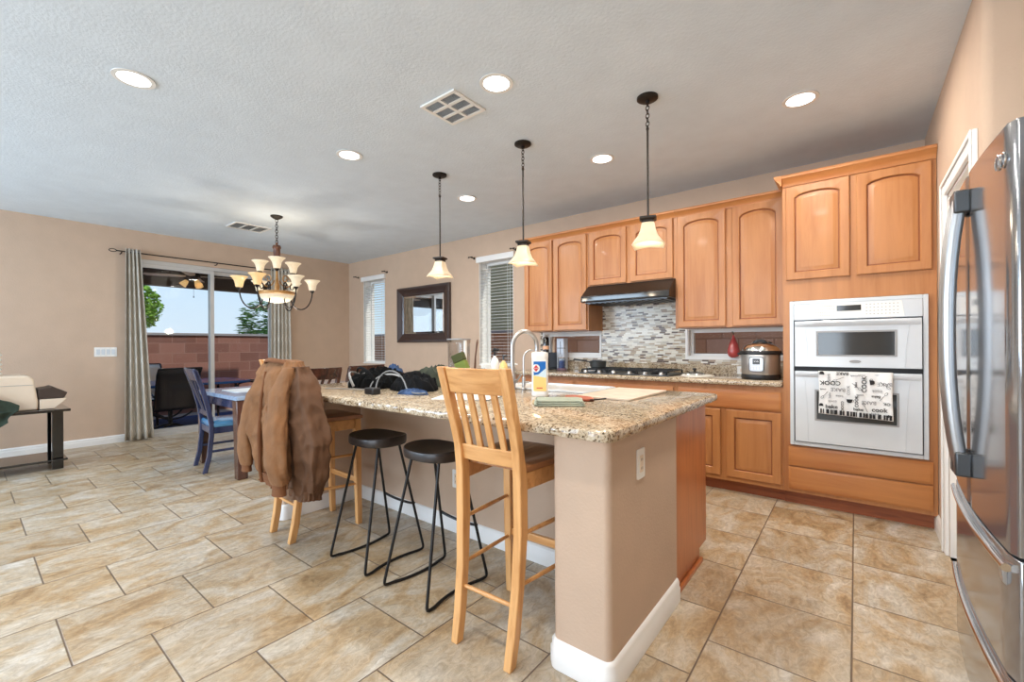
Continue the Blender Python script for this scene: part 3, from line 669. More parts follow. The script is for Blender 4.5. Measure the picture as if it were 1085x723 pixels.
# ------------------------------------------------------------ cabinets
def door_mesh(b, x0, x1, z0, z1, yf, rise=.0, stile=.058, th=.02):
    """raised-panel front facing -Y with an arched (rise>0) or square panel"""
    n = 12
    def loop(i, y, top, r):
        L = [(x0+i, z0+i), (x1-i, z0+i)]
        hw = (x1-x0)/2-i; xc = (x0+x1)/2
        for k in range(n+1):
            u = 1-2*k/n; L.append((xc+hw*u, top-r+r*math.sqrt(max(0, 1-u*u*.96))*1.0 if r else top))
        return [V3(x, y, z) for x, z in L]
    rr = rise
    L = [loop(0, yf+th, z1, 0), loop(0, yf+.004, z1, 0), loop(.004, yf, z1-.004, 0), loop(stile-.006, yf, z1-stile+.006, rr), loop(stile-.001, yf+.005, z1-stile+.001, rr), loop(stile+.001, yf+.014, z1-stile-.001, rr),
         loop(stile+.007, yf+.014, z1-stile-.007, rr), loop(stile+.030, yf+.0015, z1-stile-.030, rr*.9), loop(stile+.036, yf+.001, z1-stile-.036, rr*.88)]
    nf = len(b.faces); loft(b, L); b.faces.ensure_lookup_table(); m_n = len(L[0])
    for k_ in (4, 5):
        for i_ in range(m_n): b.faces[nf+k_*m_n+i_].material_index = 1
def cdoor(par, x0, x1, z0, z1, yf, rise=0, stile=.058, name='door', mat='maple'):
    b = BM(); door_mesh(b, x0, x1, z0, z1, yf, rise, stile); o = part(name, b, mat, par); o.data.materials.append(M_['glaze']); return o
def drawer(par, x0, x1, z0, z1, yf):
    b = BM(); r = []
    for i, y in ((0, yf+.02), (0, yf+.007), (.012, yf+.001), (.02, yf)): r.append([V3(x0+i, y, z0+i), V3(x1-i, y, z0+i), V3(x1-i, y, z1-i), V3(x0+i, y, z1-i)])
    loft(b, r); return part('drawer', b, 'maple_h', par)
def crown(par, x0, x1, yf, z0, z1, rx=None):
    h = z1-z0; P = [(0, 0), (-.008, 0), (-.010, h*.18), (-.022, h*.42), (-.040, h*.68), (-.046, h*.74), (-.046, h*.86), (-.052, h), (0.02, h)]
    b = BM(); prism(b, [(yf+d, z0+z) for d, z in P], 'x', x0, x1); return part('crown_moulding', b, 'maple_h', par, bevel=.001)
YU = 4.132
def upper(x0, x1, z0, z1, doors, label, rise, zt=2.392, crx=(0, 0)):
    t = thing('wall_cabinet', label, 'cabinet', ((x0+x1)/2, 4.3, z0), 0, 'maple wall cabinets')
    b = BM(); box(b, x0, x1, YU, YK-.002, z0, zt+.02); part('body', b, 'maple_side' if False else 'maple', t, smooth=False)
    for a, c in doors: cdoor(t, a, c, z0+.008, zt-.008, YU-.021, rise)
    crown(t, x0-crx[0], x1+crx[1], YU-.002, zt-.008, 2.447)
    return t
upper(-3.07, -2.224, 1.362, 2.39, [(-3.055, -2.672), (-2.648, -2.240)], 'tall maple wall cabinet with two arched doors left of the range hood', .042, crx=(.04, 0))
upper(-2.2235, -1.3165, 1.822, 2.39, [(-2.208, -1.793), (-1.748, -1.334)], 'short maple wall cabinet with two arched doors above the black range hood', .042)
upper(-1.316, -.432, 1.356, 2.39, [(-1.292, -.884), (-.83, -.45)], 'tall maple wall cabinet with two arched doors between hood and oven cabinet', .05)
# light strip: the tile wall under the cabinets
def tiles():
    b = BM(); y0_, y1_ = YK-.008, YK-.0005
    for x0, x1, z0, z1 in ((-2.238, -1.329, 1.012, 1.82), (-3.07, -2.238, 1.012, 1.056), (-1.329, -.43, 1.012, 1.056), (-3.07, -3.034, 1.056, 1.36)):
        box(b, x0, x1, y0_, y1_, z0, z1)
    struct('trim_3', b, 'mosaic', label='mosaic strip tile backsplash')
tiles()
# base cabinets
YB = 3.862
def base(x0, x1, fronts, doors, label):
    t = thing('base_cabinet', label, 'cabinet', ((x0+x1)/2, 4.15, 0), 0, 'maple base cabinets')
    b = BM(); box(b, x0, x1, YB, YK-.03, .10, .878); part('body', b, 'maple', t, smooth=False)
    b = BM(); box(b, x0, x1, YB+.075, YB+.095, .001, .10); part('toe_kick', b, 'toe', t, smooth=False)
    for a, c in fronts: drawer(t, a, c, .692, .838, YB-.021)
    for a, c in doors: cdoor(t, a, c, .138, .678, YB-.021, 0, .062)
base(-1.228, -.432, [(-1.205, -.445)], [(-1.205, -.872), (-.828, -.445)], 'maple base cabinet with one wide drawer over two doors, beside the oven cabinet')
base(-2.226, -1.229, [(-2.205, -1.252)], [(-2.205, -1.745), (-1.71, -1.252)], 'maple base cabinet under the gas cooktop')
base(-3.05, -2.227, [(-3.03, -2.248)], [(-3.03, -2.655), (-2.62, -2.248)], 'maple base cabinet under the coffee machine, behind the island')
def slab(b, x0, x1, y0, y1, z0, z1, r=.012, edges='all', rough=0):
    """stone slab with bullnosed, slightly chiselled edge"""
    n = 5; rc = .035
    pts = []
    for cx, cy, a0 in ((x1-rc, y1-rc, 0), (x0+rc, y1-rc, PI/2), (x0+rc, y0+rc, PI), (x1-rc, y0+rc, 3*PI/2)):
        for k in range(n+1):
            a = a0+PI/2*k/n; pts.append((cx, cy, math.cos(a), math.sin(a)))
    P = []
    for i, p in enumerate(pts):  # subdivide the long sides so the edge can undulate
        q = pts[(i+1) % len(pts)]; a = V3(p[0]+rc*p[2], p[1]+rc*p[3], 0); c = V3(q[0]+rc*q[2], q[1]+rc*q[3], 0); P.append((a, V3(p[2], p[3], 0)))
        L = (c-a).length
        if L > .1:
            m = int(L/.02)
            for j in range(1, m): P.append((a.lerp(c, j/m), V3(p[2], p[3], 0).lerp(V3(q[2], q[3], 0), j/m).normalized()))
    R = []
    for off, z in ((-.012, z0), (-.003, z0+.003), (0, z0+.012), (0, z1-.012), (-.004, z1-.004), (-.012, z1)):
        ring = []
        for a, nn in P:
            d = rough*noise.noise(Vector((a.x*55, a.y*55, z*120)))*(1 if z < z1-.001 else .3)
            ring.append(V3(a.x+nn.x*(off+d), a.y+nn.y*(off+d), z))
        R.append(ring)
    loft(b, R)
t = thing('granite_countertop', 'granite worktop with upstand along the back wall under the wall cabinets', 'countertop', (-1.75, 4.1, .88))
b = BM(); slab(b, -3.09, -.434, 3.822, YK-.03, .88, .92, rough=.002); part('worktop', b, 'granite', t)
b = BM(); box(b, -3.07, -.434, YK-.0295, YK-.009, .88, 1.012); part('upstand', b, 'granite', t, bevel=.003)
# tall oven cabinet
t = thing('oven_cabinet', 'tall maple cabinet around the white wall oven, two doors above and two drawers below', 'cabinet', (0, 4.15, 0), 0)
YO = 3.86
b = BM(); X0, X1 = -.431, .409
box(b, X0, -.388, YO, YK-.002, .10, 2.41); box(b, .368, X1, YO, YK-.002, .10, 2.41)
box(b, -.388, .368, YO, YK-.002, .10, .452); box(b, -.388, .368, YO, YK-.002, 1.526, 2.41); box(b, -.388, .368, YK-.02, YK-.002, .452, 1.526)
part('body', b, 'maple', t, smooth=False)
b = BM(); box(b, X0, X1, YO+.06, YO+.08, .001, .10); part('toe_kick', b, 'toe', t, smooth=False)
cdoor(t, -.408, -.030, 1.682, 2.378, YO-.021, .035); cdoor(t, .008, .386, 1.682, 2.378, YO-.021, .035)
drawer(t, -.398, .386, .302, .444, YO-.021); drawer(t, -.398, .386, .128, .290, YO-.021)
crown(t, X0-.0, X1, YO-.002, 2.385, 2.462)
# side return of the crown over the lower cabinets
b = BM(); h = .077; P = [(0, 0), (-.008, 0), (-.010, h*.18), (-.022, h*.42), (-.040, h*.68), (-.046, h*.74), (-.046, h*.86), (-.052, h), (0.0, h)]
prism(b, [(X0+d, 2.385+z) for d, z in P], 'y', YO-.054, YU-.06); part('crown_return', b, 'maple_h', t)
# ------------------------------------------------------------ wall oven
t = thing('wall_oven', 'white built-in double oven with black windows in the maple cabinet', 'oven', (0, 3.84, .458))
YV = 3.836
b = BM(); frame(b, 'y', YV-.002, YV+.3, -.386, .367, .458, 1.522, .026, .028); part('housing', b, 'white_gloss', t, bevel=.004)
b = BM(); box(b, -.36, .341, YV+.02, YV+.28, .486, 1.495); part('cavity', b, 'black_plastic', t, smooth=False)
b = BM(); box(b, -.359, .340, YV-.008, YV+.018, 1.380, 1.4955); cp = part('control_panel', b, 'white_gloss', t, bevel=.004)
b = BM(); prism(b, [(-.262, 1.386), (.252, 1.386), (.238, 1.490), (-.25, 1.490)], 'y', YV-.0105, YV-.008); part('panel_inset', b, 'white_plastic', cp, smooth=False)
b = BM(); box(b, -.104, .030, YV-.013, YV-.0105, 1.436, 1.474); part('display', b, 'blackglass', cp, label='small black display', bevel=.001)
b = BM()
for i in range(9):
    for j in range(4):
        x = .055+i*.02; z = 1.472-j*.022
        if x < .235: box(b, x, x+.008, YV-.0113, YV-.0105, z, z+.004)
        x = -.225+i*.0125
        if x < -.115: box(b, x, x+.006, YV-.0113, YV-.0105, z, z+.004)
part('keypad', b, 'grey_plastic', cp, smooth=False)
def ovdoor(z0, z1, wx0, wx1, wz0, wz1):
    b = BM(); bow = lambda u: .012*(1-u*u)
    # slab with a window opening, bowed slightly forward
    wall(b, 'y', YV-.020, YV+.015, -.352, .334, z0, z1, [(wx0, wx1, wz0, wz1)]); d = part('oven_door', b, 'white_gloss', t, smooth=False)
    b = BM(); box(b, wx0+.0005, wx1-.0005, YV-.018, YV-.012, wz0+.0005, wz1-.0005); part('window', b, 'blackglass', d, label='black glass window', smooth=False)
    b = BM(); frame(b, 'y', YV-.0225, YV-.0201, wx0-.012, wx1+.012, wz0-.01, wz1+.01, .0115, .01); part('window_bezel', b, 'grey_plastic', d, smooth=False)
    # full-width handle lip with tapering side wings
    b = BM(); rings = []
    for k in range(17):
        u = -1+2*k/16; x = -.009+u*.34; o_ = .020*(1-abs(u)**6)+.002
        y_ = YV-.020; rings.append([V3(x, y_, z1-.002), V3(x, y_-o_*.7, z1-.002), V3(x, y_-o_, z1-.012), V3(x, y_-o_*.85, z1-.03+.006*(1-abs(u))), V3(x, y_, z1-.044)])
    loft(b, rings); part('handle', b, 'white_gloss', d)
    for s_ in (-1, 1):
        b = BM(); xa = -.009+s_*.285; xb = -.009+s_*.262
        pts = [(xa, YV-.021, z1-.04), ((xa+xb)/2-.004*s_, YV-.021, (z0+z1)/2+.02), (xb, YV-.021, z0+.004)]
        tube(b, pts, .0016, 6); part('crease', b, 'white_gloss', d)
    return d
ovdoor(1.042, 1.372, -.212, .203, 1.128, 1.287)
ovdoor(.494, 1.008, -.222, .211, .664, .868)
b = BM(); lathe(b, [(.001, 0), (.020, 0), (.024, .002), (.020, .004), (.017, .003), (.001, .003)], (0, 0, 0), 28, sx=1.35, sy=.42)
bmesh.ops.transform(b, matrix=Matrix.Translation((-.004, YV-.020, 1.083)) @ Matrix.Rotation(PI/2, 4, 'X'), verts=b.verts); part('emblem', b, 'grey_plastic', t, label='small grey oval maker emblem')
b = BM(); box(b, -.359, .340, YV-.004, YV+.018, 1.0105, 1.0395); part('vent_strip', b, 'blackmetal', t, label='dark vent strip between the oven doors', smooth=False)
# towel over the lower handle
t = thing('kitchen_towel', 'white kitchen towel printed with cook and bake words, hanging on the oven door', 'towel', (0, YV-.045, .70))
def towel_pt(x, z, u):
    return V3(x, YV-.0455-.004*math.sin(x*38+1)-.003*math.sin(x*71+z*9), z)
b = BM(); rows = []
for k in range(26):
    z = 1.010-.298*k/25; rows.append([towel_pt(-.208+.398*i/40+.004*math.sin(z*20)*(1 if i > 20 else -1)*.5, z-(.018*(i/40)*(k/25)) , 0) for i in range(41)])
top = [[V3(p.x, YV-.030+.0*j, 1.012) for p in rows[0]] for j in range(1)]
back = [[V3(p.x, YV-.018, .985) for p in rows[0]]]
loft(b, back+top+rows, cap=False, closed=False); tw = part('cloth', b, plain('white_cotton', srgb(240, 240, 238), .9), t, solid=.002)
M_['ink'] = plain('black_print', srgb(38, 38, 40), .9); M_['ink2'] = plain('grey_print', srgb(150, 150, 152), .9)
def tm(x, z, rot): return Matrix.Translation((x, YV-.0565, z)) @ Matrix.Rotation(PI/2, 4, 'X') @ Matrix.Rotation(rot, 4, 'Z')
def words(lst, mat):
    for wd, s_, x, z, r_ in lst:
        b = BM(); wave_text(b, wd, s_*1.1, tm(x, z, math.radians(r_))); part('printed_word', b, mat, t, smooth=False)
words([('COOK', .036, -.142, .932, 180), ('COOK', .034, .045, .930, 90), ('bake', .034, -.135, .765, 0), ('bake', .026, .012, .758, 0), ('cook', .036, .122, .762, 0), ('cook', .016, -.183, .885, 180),
       ('Bake', .022, .105, .850, 180), ('BAKE', .026, -.073, .999, 180), ('COOK', .024, .004, .812, 90), ('OK', .022, .160, .805, 180), ('COOK', .020, -.075, .775, -90), ('bake', .018, .0, .925, 90)], 'ink')
words([('BAKE', .032, -.098, .887, 180), ('BAKE', .030, .068, .808, 180), ('BAKE', .030, .150, .935, 180), ('cook', .024, .110, .888, 180), ('cook', .018, .022, .855, 180), ('bake', .020, -.09, .842, 180),
       ('cook', .022, -.13, .803, 180), ('COOK', .020, -.04, .885, 90), ('bake', .018, -.145, .845, 90), ('bake', .020, .10, .735, 0), ('cook', .018, -.01, .985, 180), ('BAKE', .020, -.15, .97, -90), ('cook', .018, .03, .99, 180)], 'ink2')
b = BM()
def cup(x, z, s_, rot):
    M = tm(x, z, rot); P = [(-.5, .35), (-.42, -.2), (-.2, -.4), (.2, -.4), (.42, -.2), (.5, .35)]
    loft(b, [[M @ V3(px*s_, pz*s_, 0) for px, pz in P], [M @ V3(px*s_, pz*s_, .0006) for px, pz in P]])
    tube(b, [M @ V3((.5+.18*math.sin(a))*s_, (.05+.2*math.cos(a))*s_, 0) for a in [PI*i/8 for i in range(9)]], .04*s_, 5)
def spoon(x, z, L, rot):
    M = tm(x, z, rot); tube(b, [M @ V3(0, 0, 0), M @ V3(L, 0, 0)], .0013, 5)
    tube(b, [M @ V3(-.011+.012*math.cos(a), .006*math.sin(a), 0) for a in [2*PI*i/10 for i in range(10)]], .0012, 5, closed=True)
for a in ((-.190, 1.0, .03, PI), (.085, .945, .034, 1.7), (-.035, .812, .034, 0), (-.194, .775, .026, PI), (.165, .725, .02, .5)): cup(*a)
for a in ((-.105, .955, .045, .45), (.012, .905, .045, 2.4), (-.180, .838, .04, .9), (.045, .785, .045, -1.2), (.150, .862, .045, -2.2), (.16, .92, .045, 2.4)): spoon(*a)
part('printed_cups', b, 'ink', t, smooth=False)
b = BM(); random.seed(4)
x = -.200
while x < .185:
    wd = random.choice((.006, .01, .014, .018)); u = (x+.208)/.398; zc = .738-.018*u
    box(b, x, x+wd, YV-.0565, YV-.0560, zc-.022, zc+.010); x += wd+random.choice((.003, .006, .012))
part('striped_hem', b, 'ink', t, label='black striped hem', smooth=False)
# ------------------------------------------------------------ range hood
t = thing('range_hood', 'black under-cabinet range hood above the cooktop', 'range hood', (-1.77, 4.2, 1.63))
b = BM(); P = [(YK-.01, 1.8205), (4.118, 1.8205), (3.965, 1.700), (3.960, 1.645), (3.985, 1.640), (YK-.01, 1.640)]
prism(b, P, 'x', -2.222, -1.318); part('body', b, plain('black_hood_enamel', srgb(22, 21, 21), .28), t, bevel=.003)
b = BM(); box(b, -2.19, -1.35, 4.0, YK-.04, 1.632, 1.6395)
for k in range(14): box(b, -2.17+k*.06, -2.14+k*.06, 4.02, YK-.06, 1.626, 1.632)
part('grease_filter', b, 'steel_dark', t, smooth=False)
b = BM(); box(b, -2.2, -1.34, 3.957, 3.9605, 1.655, 1.690); part('control_strip', b, 'blackglass', t)
# ------------------------------------------------------------ cooktop
t = thing('gas_cooktop', 'black gas cooktop with cast grates on the back granite worktop', 'cooktop', (-1.75, 4.06, .921))
b = BM(); prism(b, [(-2.2, 3.87), (-1.3, 3.87), (-1.3, 4.36), (-2.2, 4.36)], 'z', .9205, .932); part('glass_base', b, 'steel_dark', t, bevel=.004)
for gx in (-2.04, -1.75, -1.46):
    b = BM(); z = .962
    for x in (gx-.135, gx+.135): obox(b, (x, 3.90, z), (x, 4.34, z), .010, .012)
    for y in (3.90, 4.05, 4.19, 4.34): obox(b, (gx-.13, y, z), (gx+.13, y, z), .010, .012)
    for y in (3.98, 4.26):
        obox(b, (gx, y-.07, z), (gx, y+.07, z), .008, .012)
    for x in (gx-.135, gx+.135):
        for y in (3.90, 4.34): obox(b, (x, y, .932), (x, y, z), .014, .014)
    part('grate', b, 'blackmetal', t, bevel=.002)
for bx, by in ((-2.04, 4.0), (-2.04, 4.24), (-1.75, 4.12), (-1.46, 4.0), (-1.46, 4.24)):
    b = BM(); lathe(b, [(.045, .932), (.045, .94), (.032, .943), (.032, .950), (.001, .951)], (bx, by, 0), 20); part('burner', b, 'blackmetal', t)
for kx in (-2.13, -1.98, -1.83, -1.67, -1.52, -1.37):
    b = BM(); lathe(b, [(.022, .932), (.020, .95), (.016, .956), (.001, .957)], (kx, 3.893, 0), 16); part('knob', b, 'steel', t)
t = thing('saucepan', 'small black saucepan on the left burner of the cooktop', 'saucepan', (-2.12, 4.14, .969))
b = BM(); R = lathe(b, [(.001, .9685), (.075, .9685), (.082, .975), (.085, 1.035), (.088, 1.038), (.080, 1.036), (.077, .978), (.001, .975)], (-2.12, 4.14, 0), 28, cap=False); part('pan', b, plain('grey_nonstick', srgb(58, 60, 60), .45, .3), t)
b = BM(); obox(b, (-2.20, 4.13, 1.022), (-2.26, 4.11, 1.038), .018, .012); obox(b, (-2.255, 4.11, 1.037), (-2.37, 4.07, 1.055), .024, .018); part('handle', b, 'black_plastic', t, bevel=.004)
t = thing('folded_dishcloth', 'white folded dishcloth on the worktop right of the cooktop', 'cloth', (-1.12, 4.05, .921))
b = BM()
for k, (dx, dy, s_) in enumerate(((0, 0, 1), (.01, .012, .95), (-.004, .02, .9))):
    ring = [V3(-1.12+dx+.13*s_*math.cos(a)*(1+.15*math.sin(3*a+k)), 4.06+dy+.10*s_*math.sin(a)*(1+.1*math.cos(4*a)), 0) for a in [2*PI*i/28 for i in range(28)]]
    loft(b, [[p+V3(0, 0, .9208+k*.006) for p in ring], [p*1.0+V3(0, 0, .9262+k*.006) for p in ring]])
part('cloth', b, plain('white_terry', srgb(232, 228, 218), .95, bump=.6, bscale=200), t)
t = thing('pan_lid', 'glass pan lid with a black knob lying on the folded dishcloth', 'lid', (-1.13, 4.05, .94))
b = BM(); lathe(b, [(.085, .9395), (.088, .942), (.07, .955), (.03, .965), (.001, .967)], (-1.13, 4.06, 0), 28, cap=False); part('glass_dome', b, 'clearplastic', t, solid=.003)
b = BM(); tube(b, [V3(-1.13+.087*math.cos(a), 4.06+.087*math.sin(a), .9425) for a in [2*PI*i/28 for i in range(28)]], .003, 6, closed=True); part('rim', b, 'chrome', t)
b = BM(); lathe(b, [(.008, .966), (.010, .975), (.018, .982), (.018, .992), (.001, .996)], (-1.13, 4.06, 0), 16); part('knob', b, 'black_plastic', t)
# ------------------------------------------------------------ pressure cooker
t = thing('pressure_cooker', 'stainless electric pressure cooker with a black base beside the oven cabinet', 'pressure cooker', (-.60, 4.08, .921))
px, py = -.612, 4.06
b = BM(); lathe(b, [(.001, .921), (.135, .921), (.142, .93), (.142, .955), (.138, .962), (.001, .962)], (px, py, 0), 40); part('base', b, 'black_plastic', t)
b = BM(); lathe(b, [(.137, .9625), (.140, .968), (.140, 1.118), (.137, 1.123), (.001, 1.123)], (px, py, 0), 40); part('body', b, 'steel', t)
b = BM(); lathe(b, [(.137, 1.1235), (.150, 1.127), (.152, 1.140), (.146, 1.152), (.001, 1.152)], (px, py, 0), 40); part('rim', b, 'black_plastic', t)
b = BM(); lathe(b, [(.140, 1.1525), (.138, 1.165), (.120, 1.190), (.085, 1.208), (.040, 1.216), (.001, 1.217)], (px, py, 0), 40); part('lid', b, 'chrome', t)
b = BM(); tube(b, bez((px-.045, py-.02, 1.205), (px-.04, py-.03, 1.243), (px+.04, py-.03, 1.243), (px+.045, py-.02, 1.205)), .013, 10); ell(b, (px+.06, py+.05, 1.212), (.018, .018, .014), 12, 8); part('lid_handle', b, 'black_plastic', t)
for s_ in (-1, 1):
    b = BM(); box(b, px+s_*.150-.018, px+s_*.150+.018, py-.03, py+.03, 1.118, 1.136); part('side_handle', b, 'black_plastic', t, bevel=.006)
aa = math.atan2(-1, .12)
dirv = V3(-.02, -1, 0).normalized(); M = Matrix.Translation((px-.003, py-.139, 1.035))
b = BM()
def rr(w, h, r, n=5):
    out = []
    for cx, cz, a0 in ((w/2-r, h/2-r, 0), (-w/2+r, h/2-r, PI/2), (-w/2+r, -h/2+r, PI), (w/2-r, -h/2+r, 3*PI/2)):
        for k in range(n+1): a = a0+PI/2*k/n; out.append((cx+r*math.cos(a), cz+r*math.sin(a)))
    return out
def plate(b, w, h, r, c, y0_, y1_):
    loft(b, [[V3(c[0]+x, y, c[1]+z) for x, z in rr(w, h, r)] for y in (y1_, y0_)])
plate(b, .104, .120, .02, (px-.008, 1.045), py-.147, py-.120); p_ = part('control_panel', b, 'black_plastic', t, label='black control panel')
b = BM(); plate(b, .094, .110, .016, (px-.008, 1.045), py-.1485, py-.1469); part('panel_face', b, 'steel', p_)
b = BM(); plate(b, .052, .046, .004, (px-.008, 1.068), py-.150, py-.1484); part('screen', b, 'blackglass', p_, label='small black screen')
b = BM()
for dx in (-.012, 0, .012): box(b, px-.008+dx-.003, px-.008+dx+.003, py-.1507, py-.1501, 1.066, 1.068); box(b, px-.008+dx-.0035, px-.008+dx-.0025, py-.1507, py-.1501, 1.0685, 1.076)
for j in range(2):
    for i in range(4): box(b, px-.043+i*.02, px-.031+i*.02, py-.1495, py-.1484, 1.008+j*.016, 1.014+j*.016)
part('buttons', b, 'white_plastic', p_, smooth=False)
# red glass drop on the sill
t = thing('glass_pear', 'red glass pear ornament on the sill of the low window by the pressure cooker', 'ornament', (-.884, 4.43, 1.09))
M_['redglass'] = plain('red_glass', srgb(204, 84, 82), .06, coat=.6, var=.25, vscale=18); M_['redglass'].node_tree.nodes['Principled BSDF'].inputs['Transmission Weight'].default_value = .25
b = BM(); lathe(b, [(.001, 1.0815), (.022, 1.0815), (.044, 1.098), (.052, 1.125), (.050, 1.160), (.038, 1.205), (.022, 1.245), (.010, 1.275), (.006, 1.29), (.001, 1.292)], (-.884, 4.415, 0), 28); part('body', b, 'redglass', t)
b = BM(); tube(b, bez((-.884, 4.415, 1.285), (-.884, 4.415, 1.30), (-.880, 4.415, 1.31), (-.895, 4.412, 1.322)), [.004]*12+[.006]); part('stem', b, plain('dark_green_glass', srgb(40, 62, 48), .1), t)
def outlet(c, normal, label, w=.072, h=.116, kind='outlet', gang=1, group='wall outlets'):
    """cover plate on a wall; normal is '-y', '+x' """
    t = thing('wall_outlet' if kind == 'outlet' else 'light_switch', label, 'outlet' if kind == 'outlet' else 'switch', c, 0, group)
    R = Matrix.Rotation({'-y': 0, '+x': PI/2}[normal], 4, 'Z'); M = R
    def P(b, w_, h_, r, cx, cz, y0_, y1_): loft(b, [[M @ V3(cx+x, y, cz+z) for x, z in rr(w_, h_, r, 3)] for y in (y1_, y0_)])
    b = BM(); P(b, w, h, .006, 0, 0, -.006, -.0005); lpart('cover_plate', b, 'white_plastic', t)
    b = BM()
    if kind == 'switch':
        for g in range(gang): P(b, .033, .066, .003, (g-(gang-1)/2)*.046, 0, -.010, -.0062)
        lpart('rocker', b, 'white_gloss', t)
    elif w > h:
        P(b, .066, .033, .003, 0, 0, -.008, -.0062); lpart('socket', b, 'beige_plastic', t)
        b = BM()
        for s_ in (-1, 1):
            for d in (-.006, .006): P(b, .010, .002, .0005, s_*.017, d, -.0088, -.0081)
        lpart('slots', b, 'black_plastic', t)
    else:
        P(b, .033, .066, .003, 0, 0, -.008, -.0062); lpart('socket', b, 'beige_plastic', t)
        b = BM()
        for s_ in (-1, 1):
            for d in (-.006, .006): P(b, .002, .010, .0005, d, s_*.017, -.0088, -.0081)
        lpart('slots', b, 'black_plastic', t)
outlet((-.80, YK-.03, .967), '-y', 'white outlet in the granite upstand beside the pressure cooker', .116, .072)
outlet((XL, 1.130, 1.150), '+x', 'white four-gang light switch left of the patio door curtain', .21, .116, 'switch', 4, None)
# ------------------------------------------------------------ island
IX0, IX1, IY0, IY1 = -3.20, -.632, 1.318, 2.745
t = thing('kitchen_island', 'tan plastered kitchen island with white baseboard and maple end cabinet', 'island', (-1.9, 2.1, 0))
def rrect(b, x0, x1, y0, y1, z0, z1, r, corners=(1, 1, 1, 1)):
    P = []
    for i, (cx, cy, a0) in enumerate(((x1-r, y1-r, 0), (x0+r, y1-r, PI/2), (x0+r, y0+r, PI), (x1-r, y0+r, 3*PI/2))):
        if corners[i]:
            for k in range(9): a = a0+PI/2*k/8; P.append((cx+r*math.cos(a), cy+r*math.sin(a)))
        else: P.append(((x1, y1), (x0, y1), (x0, y0), (x1, y0))[i])
    prism(b, P, 'z', z0, z1)
b = BM(); rrect(b, -.905, -.668, 1.385, 2.095, .001, .8795, .028, (0, 0, 1, 1)); rrect(b, -3.212, -3.125, 1.385, 2.095, .001, .8795, .028, (0, 0, 1, 1))
box(b, -3.124, -.906, 1.990, 2.094, .001, .8795); part('knee_wall', b, 'wall', t)
def bb_path(b, pts, h=.098, out=1):
    """baseboard profile swept along a floor polyline (offset to the right of travel)"""
    n = len(pts); rings = []
    for i in range(n):
        p = V3(*pts[i], 0); a = (V3(*pts[i], 0)-V3(*pts[i-1], 0)).normalized() if i > 0 else None; c = (V3(*pts[i+1], 0)-p).normalized() if i < n-1 else None
        if a is None: a = c
        if c is None: c = a
        na = V3(a.y, -a.x, 0); nc = V3(c.y, -c.x, 0); nn = (na+nc).normalized(); k = 1/max(.3, nn.dot(na))
        rings.append([p+nn*d*k+V3(0, 0, z+.001) for d, z in bprof(h)])
    loft(b, rings)
b = BM(); r = .028; arcp = lambda cx, cy, a0, a1: [(cx+r*math.cos(a0+(a1-a0)*k/6), cy+r*math.sin(a0+(a1-a0)*k/6)) for k in range(7)]
bb_path(b, [(-3.124, 1.990), (-.906, 1.990)]); part('baseboard', b, 'trim', t, bevel=0)
b = BM(); bb_path(b, [(-.9055, 1.975), (-.9055, 1.413)]+arcp(-.877, 1.413, PI, 1.5*PI)+arcp(-.696, 1.413, 1.5*PI, 2*PI)+[(-.668, 2.094)], .105); part('baseboard', b, 'trim', t)
b = BM(); bb_path(b, [(-3.2125, 2.094), (-3.2125, 1.413)]+arcp(-3.184, 1.413, PI, 1.5*PI)+arcp(-3.153, 1.413, 1.5*PI, 2*PI)+[(-3.1245, 1.975)], .105); part('baseboard', b, 'trim', t)
b = BM(); box(b, -3.31, -.672, 2.096, 2.62, .10, .8795); box(b, -3.31, -.69, 2.096, 2.55, .001, .10); part('cabinet_body', b, 'maple_side', t, smooth=False, label='maple end panel')
b = BM(); P = [(-.671, 2.096), (-.664, 2.096), (-.660, 2.10), (-.660, 2.115), (-.668, 2.12), (-.671, 2.12)]
box(b, -.689, -.672, 2.10, 2.56, .001, .022); part('shoe_moulding', b, 'maple_side', t)
for a, c in ((-1.14, -.70), (-1.62, -1.18), (-2.10, -1.66), (-2.58, -2.14), (-3.06, -2.62)):
    b = BM(); door_mesh(b, a, c, .13, .86, 0, 0, .062)
    for v in b.verts: v.co.y = 2.641-v.co.y
    part('door', b, 'maple', t).data.materials.append(M_['glaze'])
t = thing('island_countertop', 'thick chiselled-edge granite slab on the kitchen island', 'countertop', (-1.9, 2.0, .88))
b = BM(); slab(b, IX0, IX1, IY0, IY1, .8805, .92, rough=.007); part('slab', b, 'granite', t)
outlet((-.668, 1.655, .742), '+x', 'white outlet on the end wall of the island under the granite', .072, .116)
outlet((-2.03, 1.99, .345), '-y', 'white outlet low on the island wall behind the black bar stools', .072, .116)
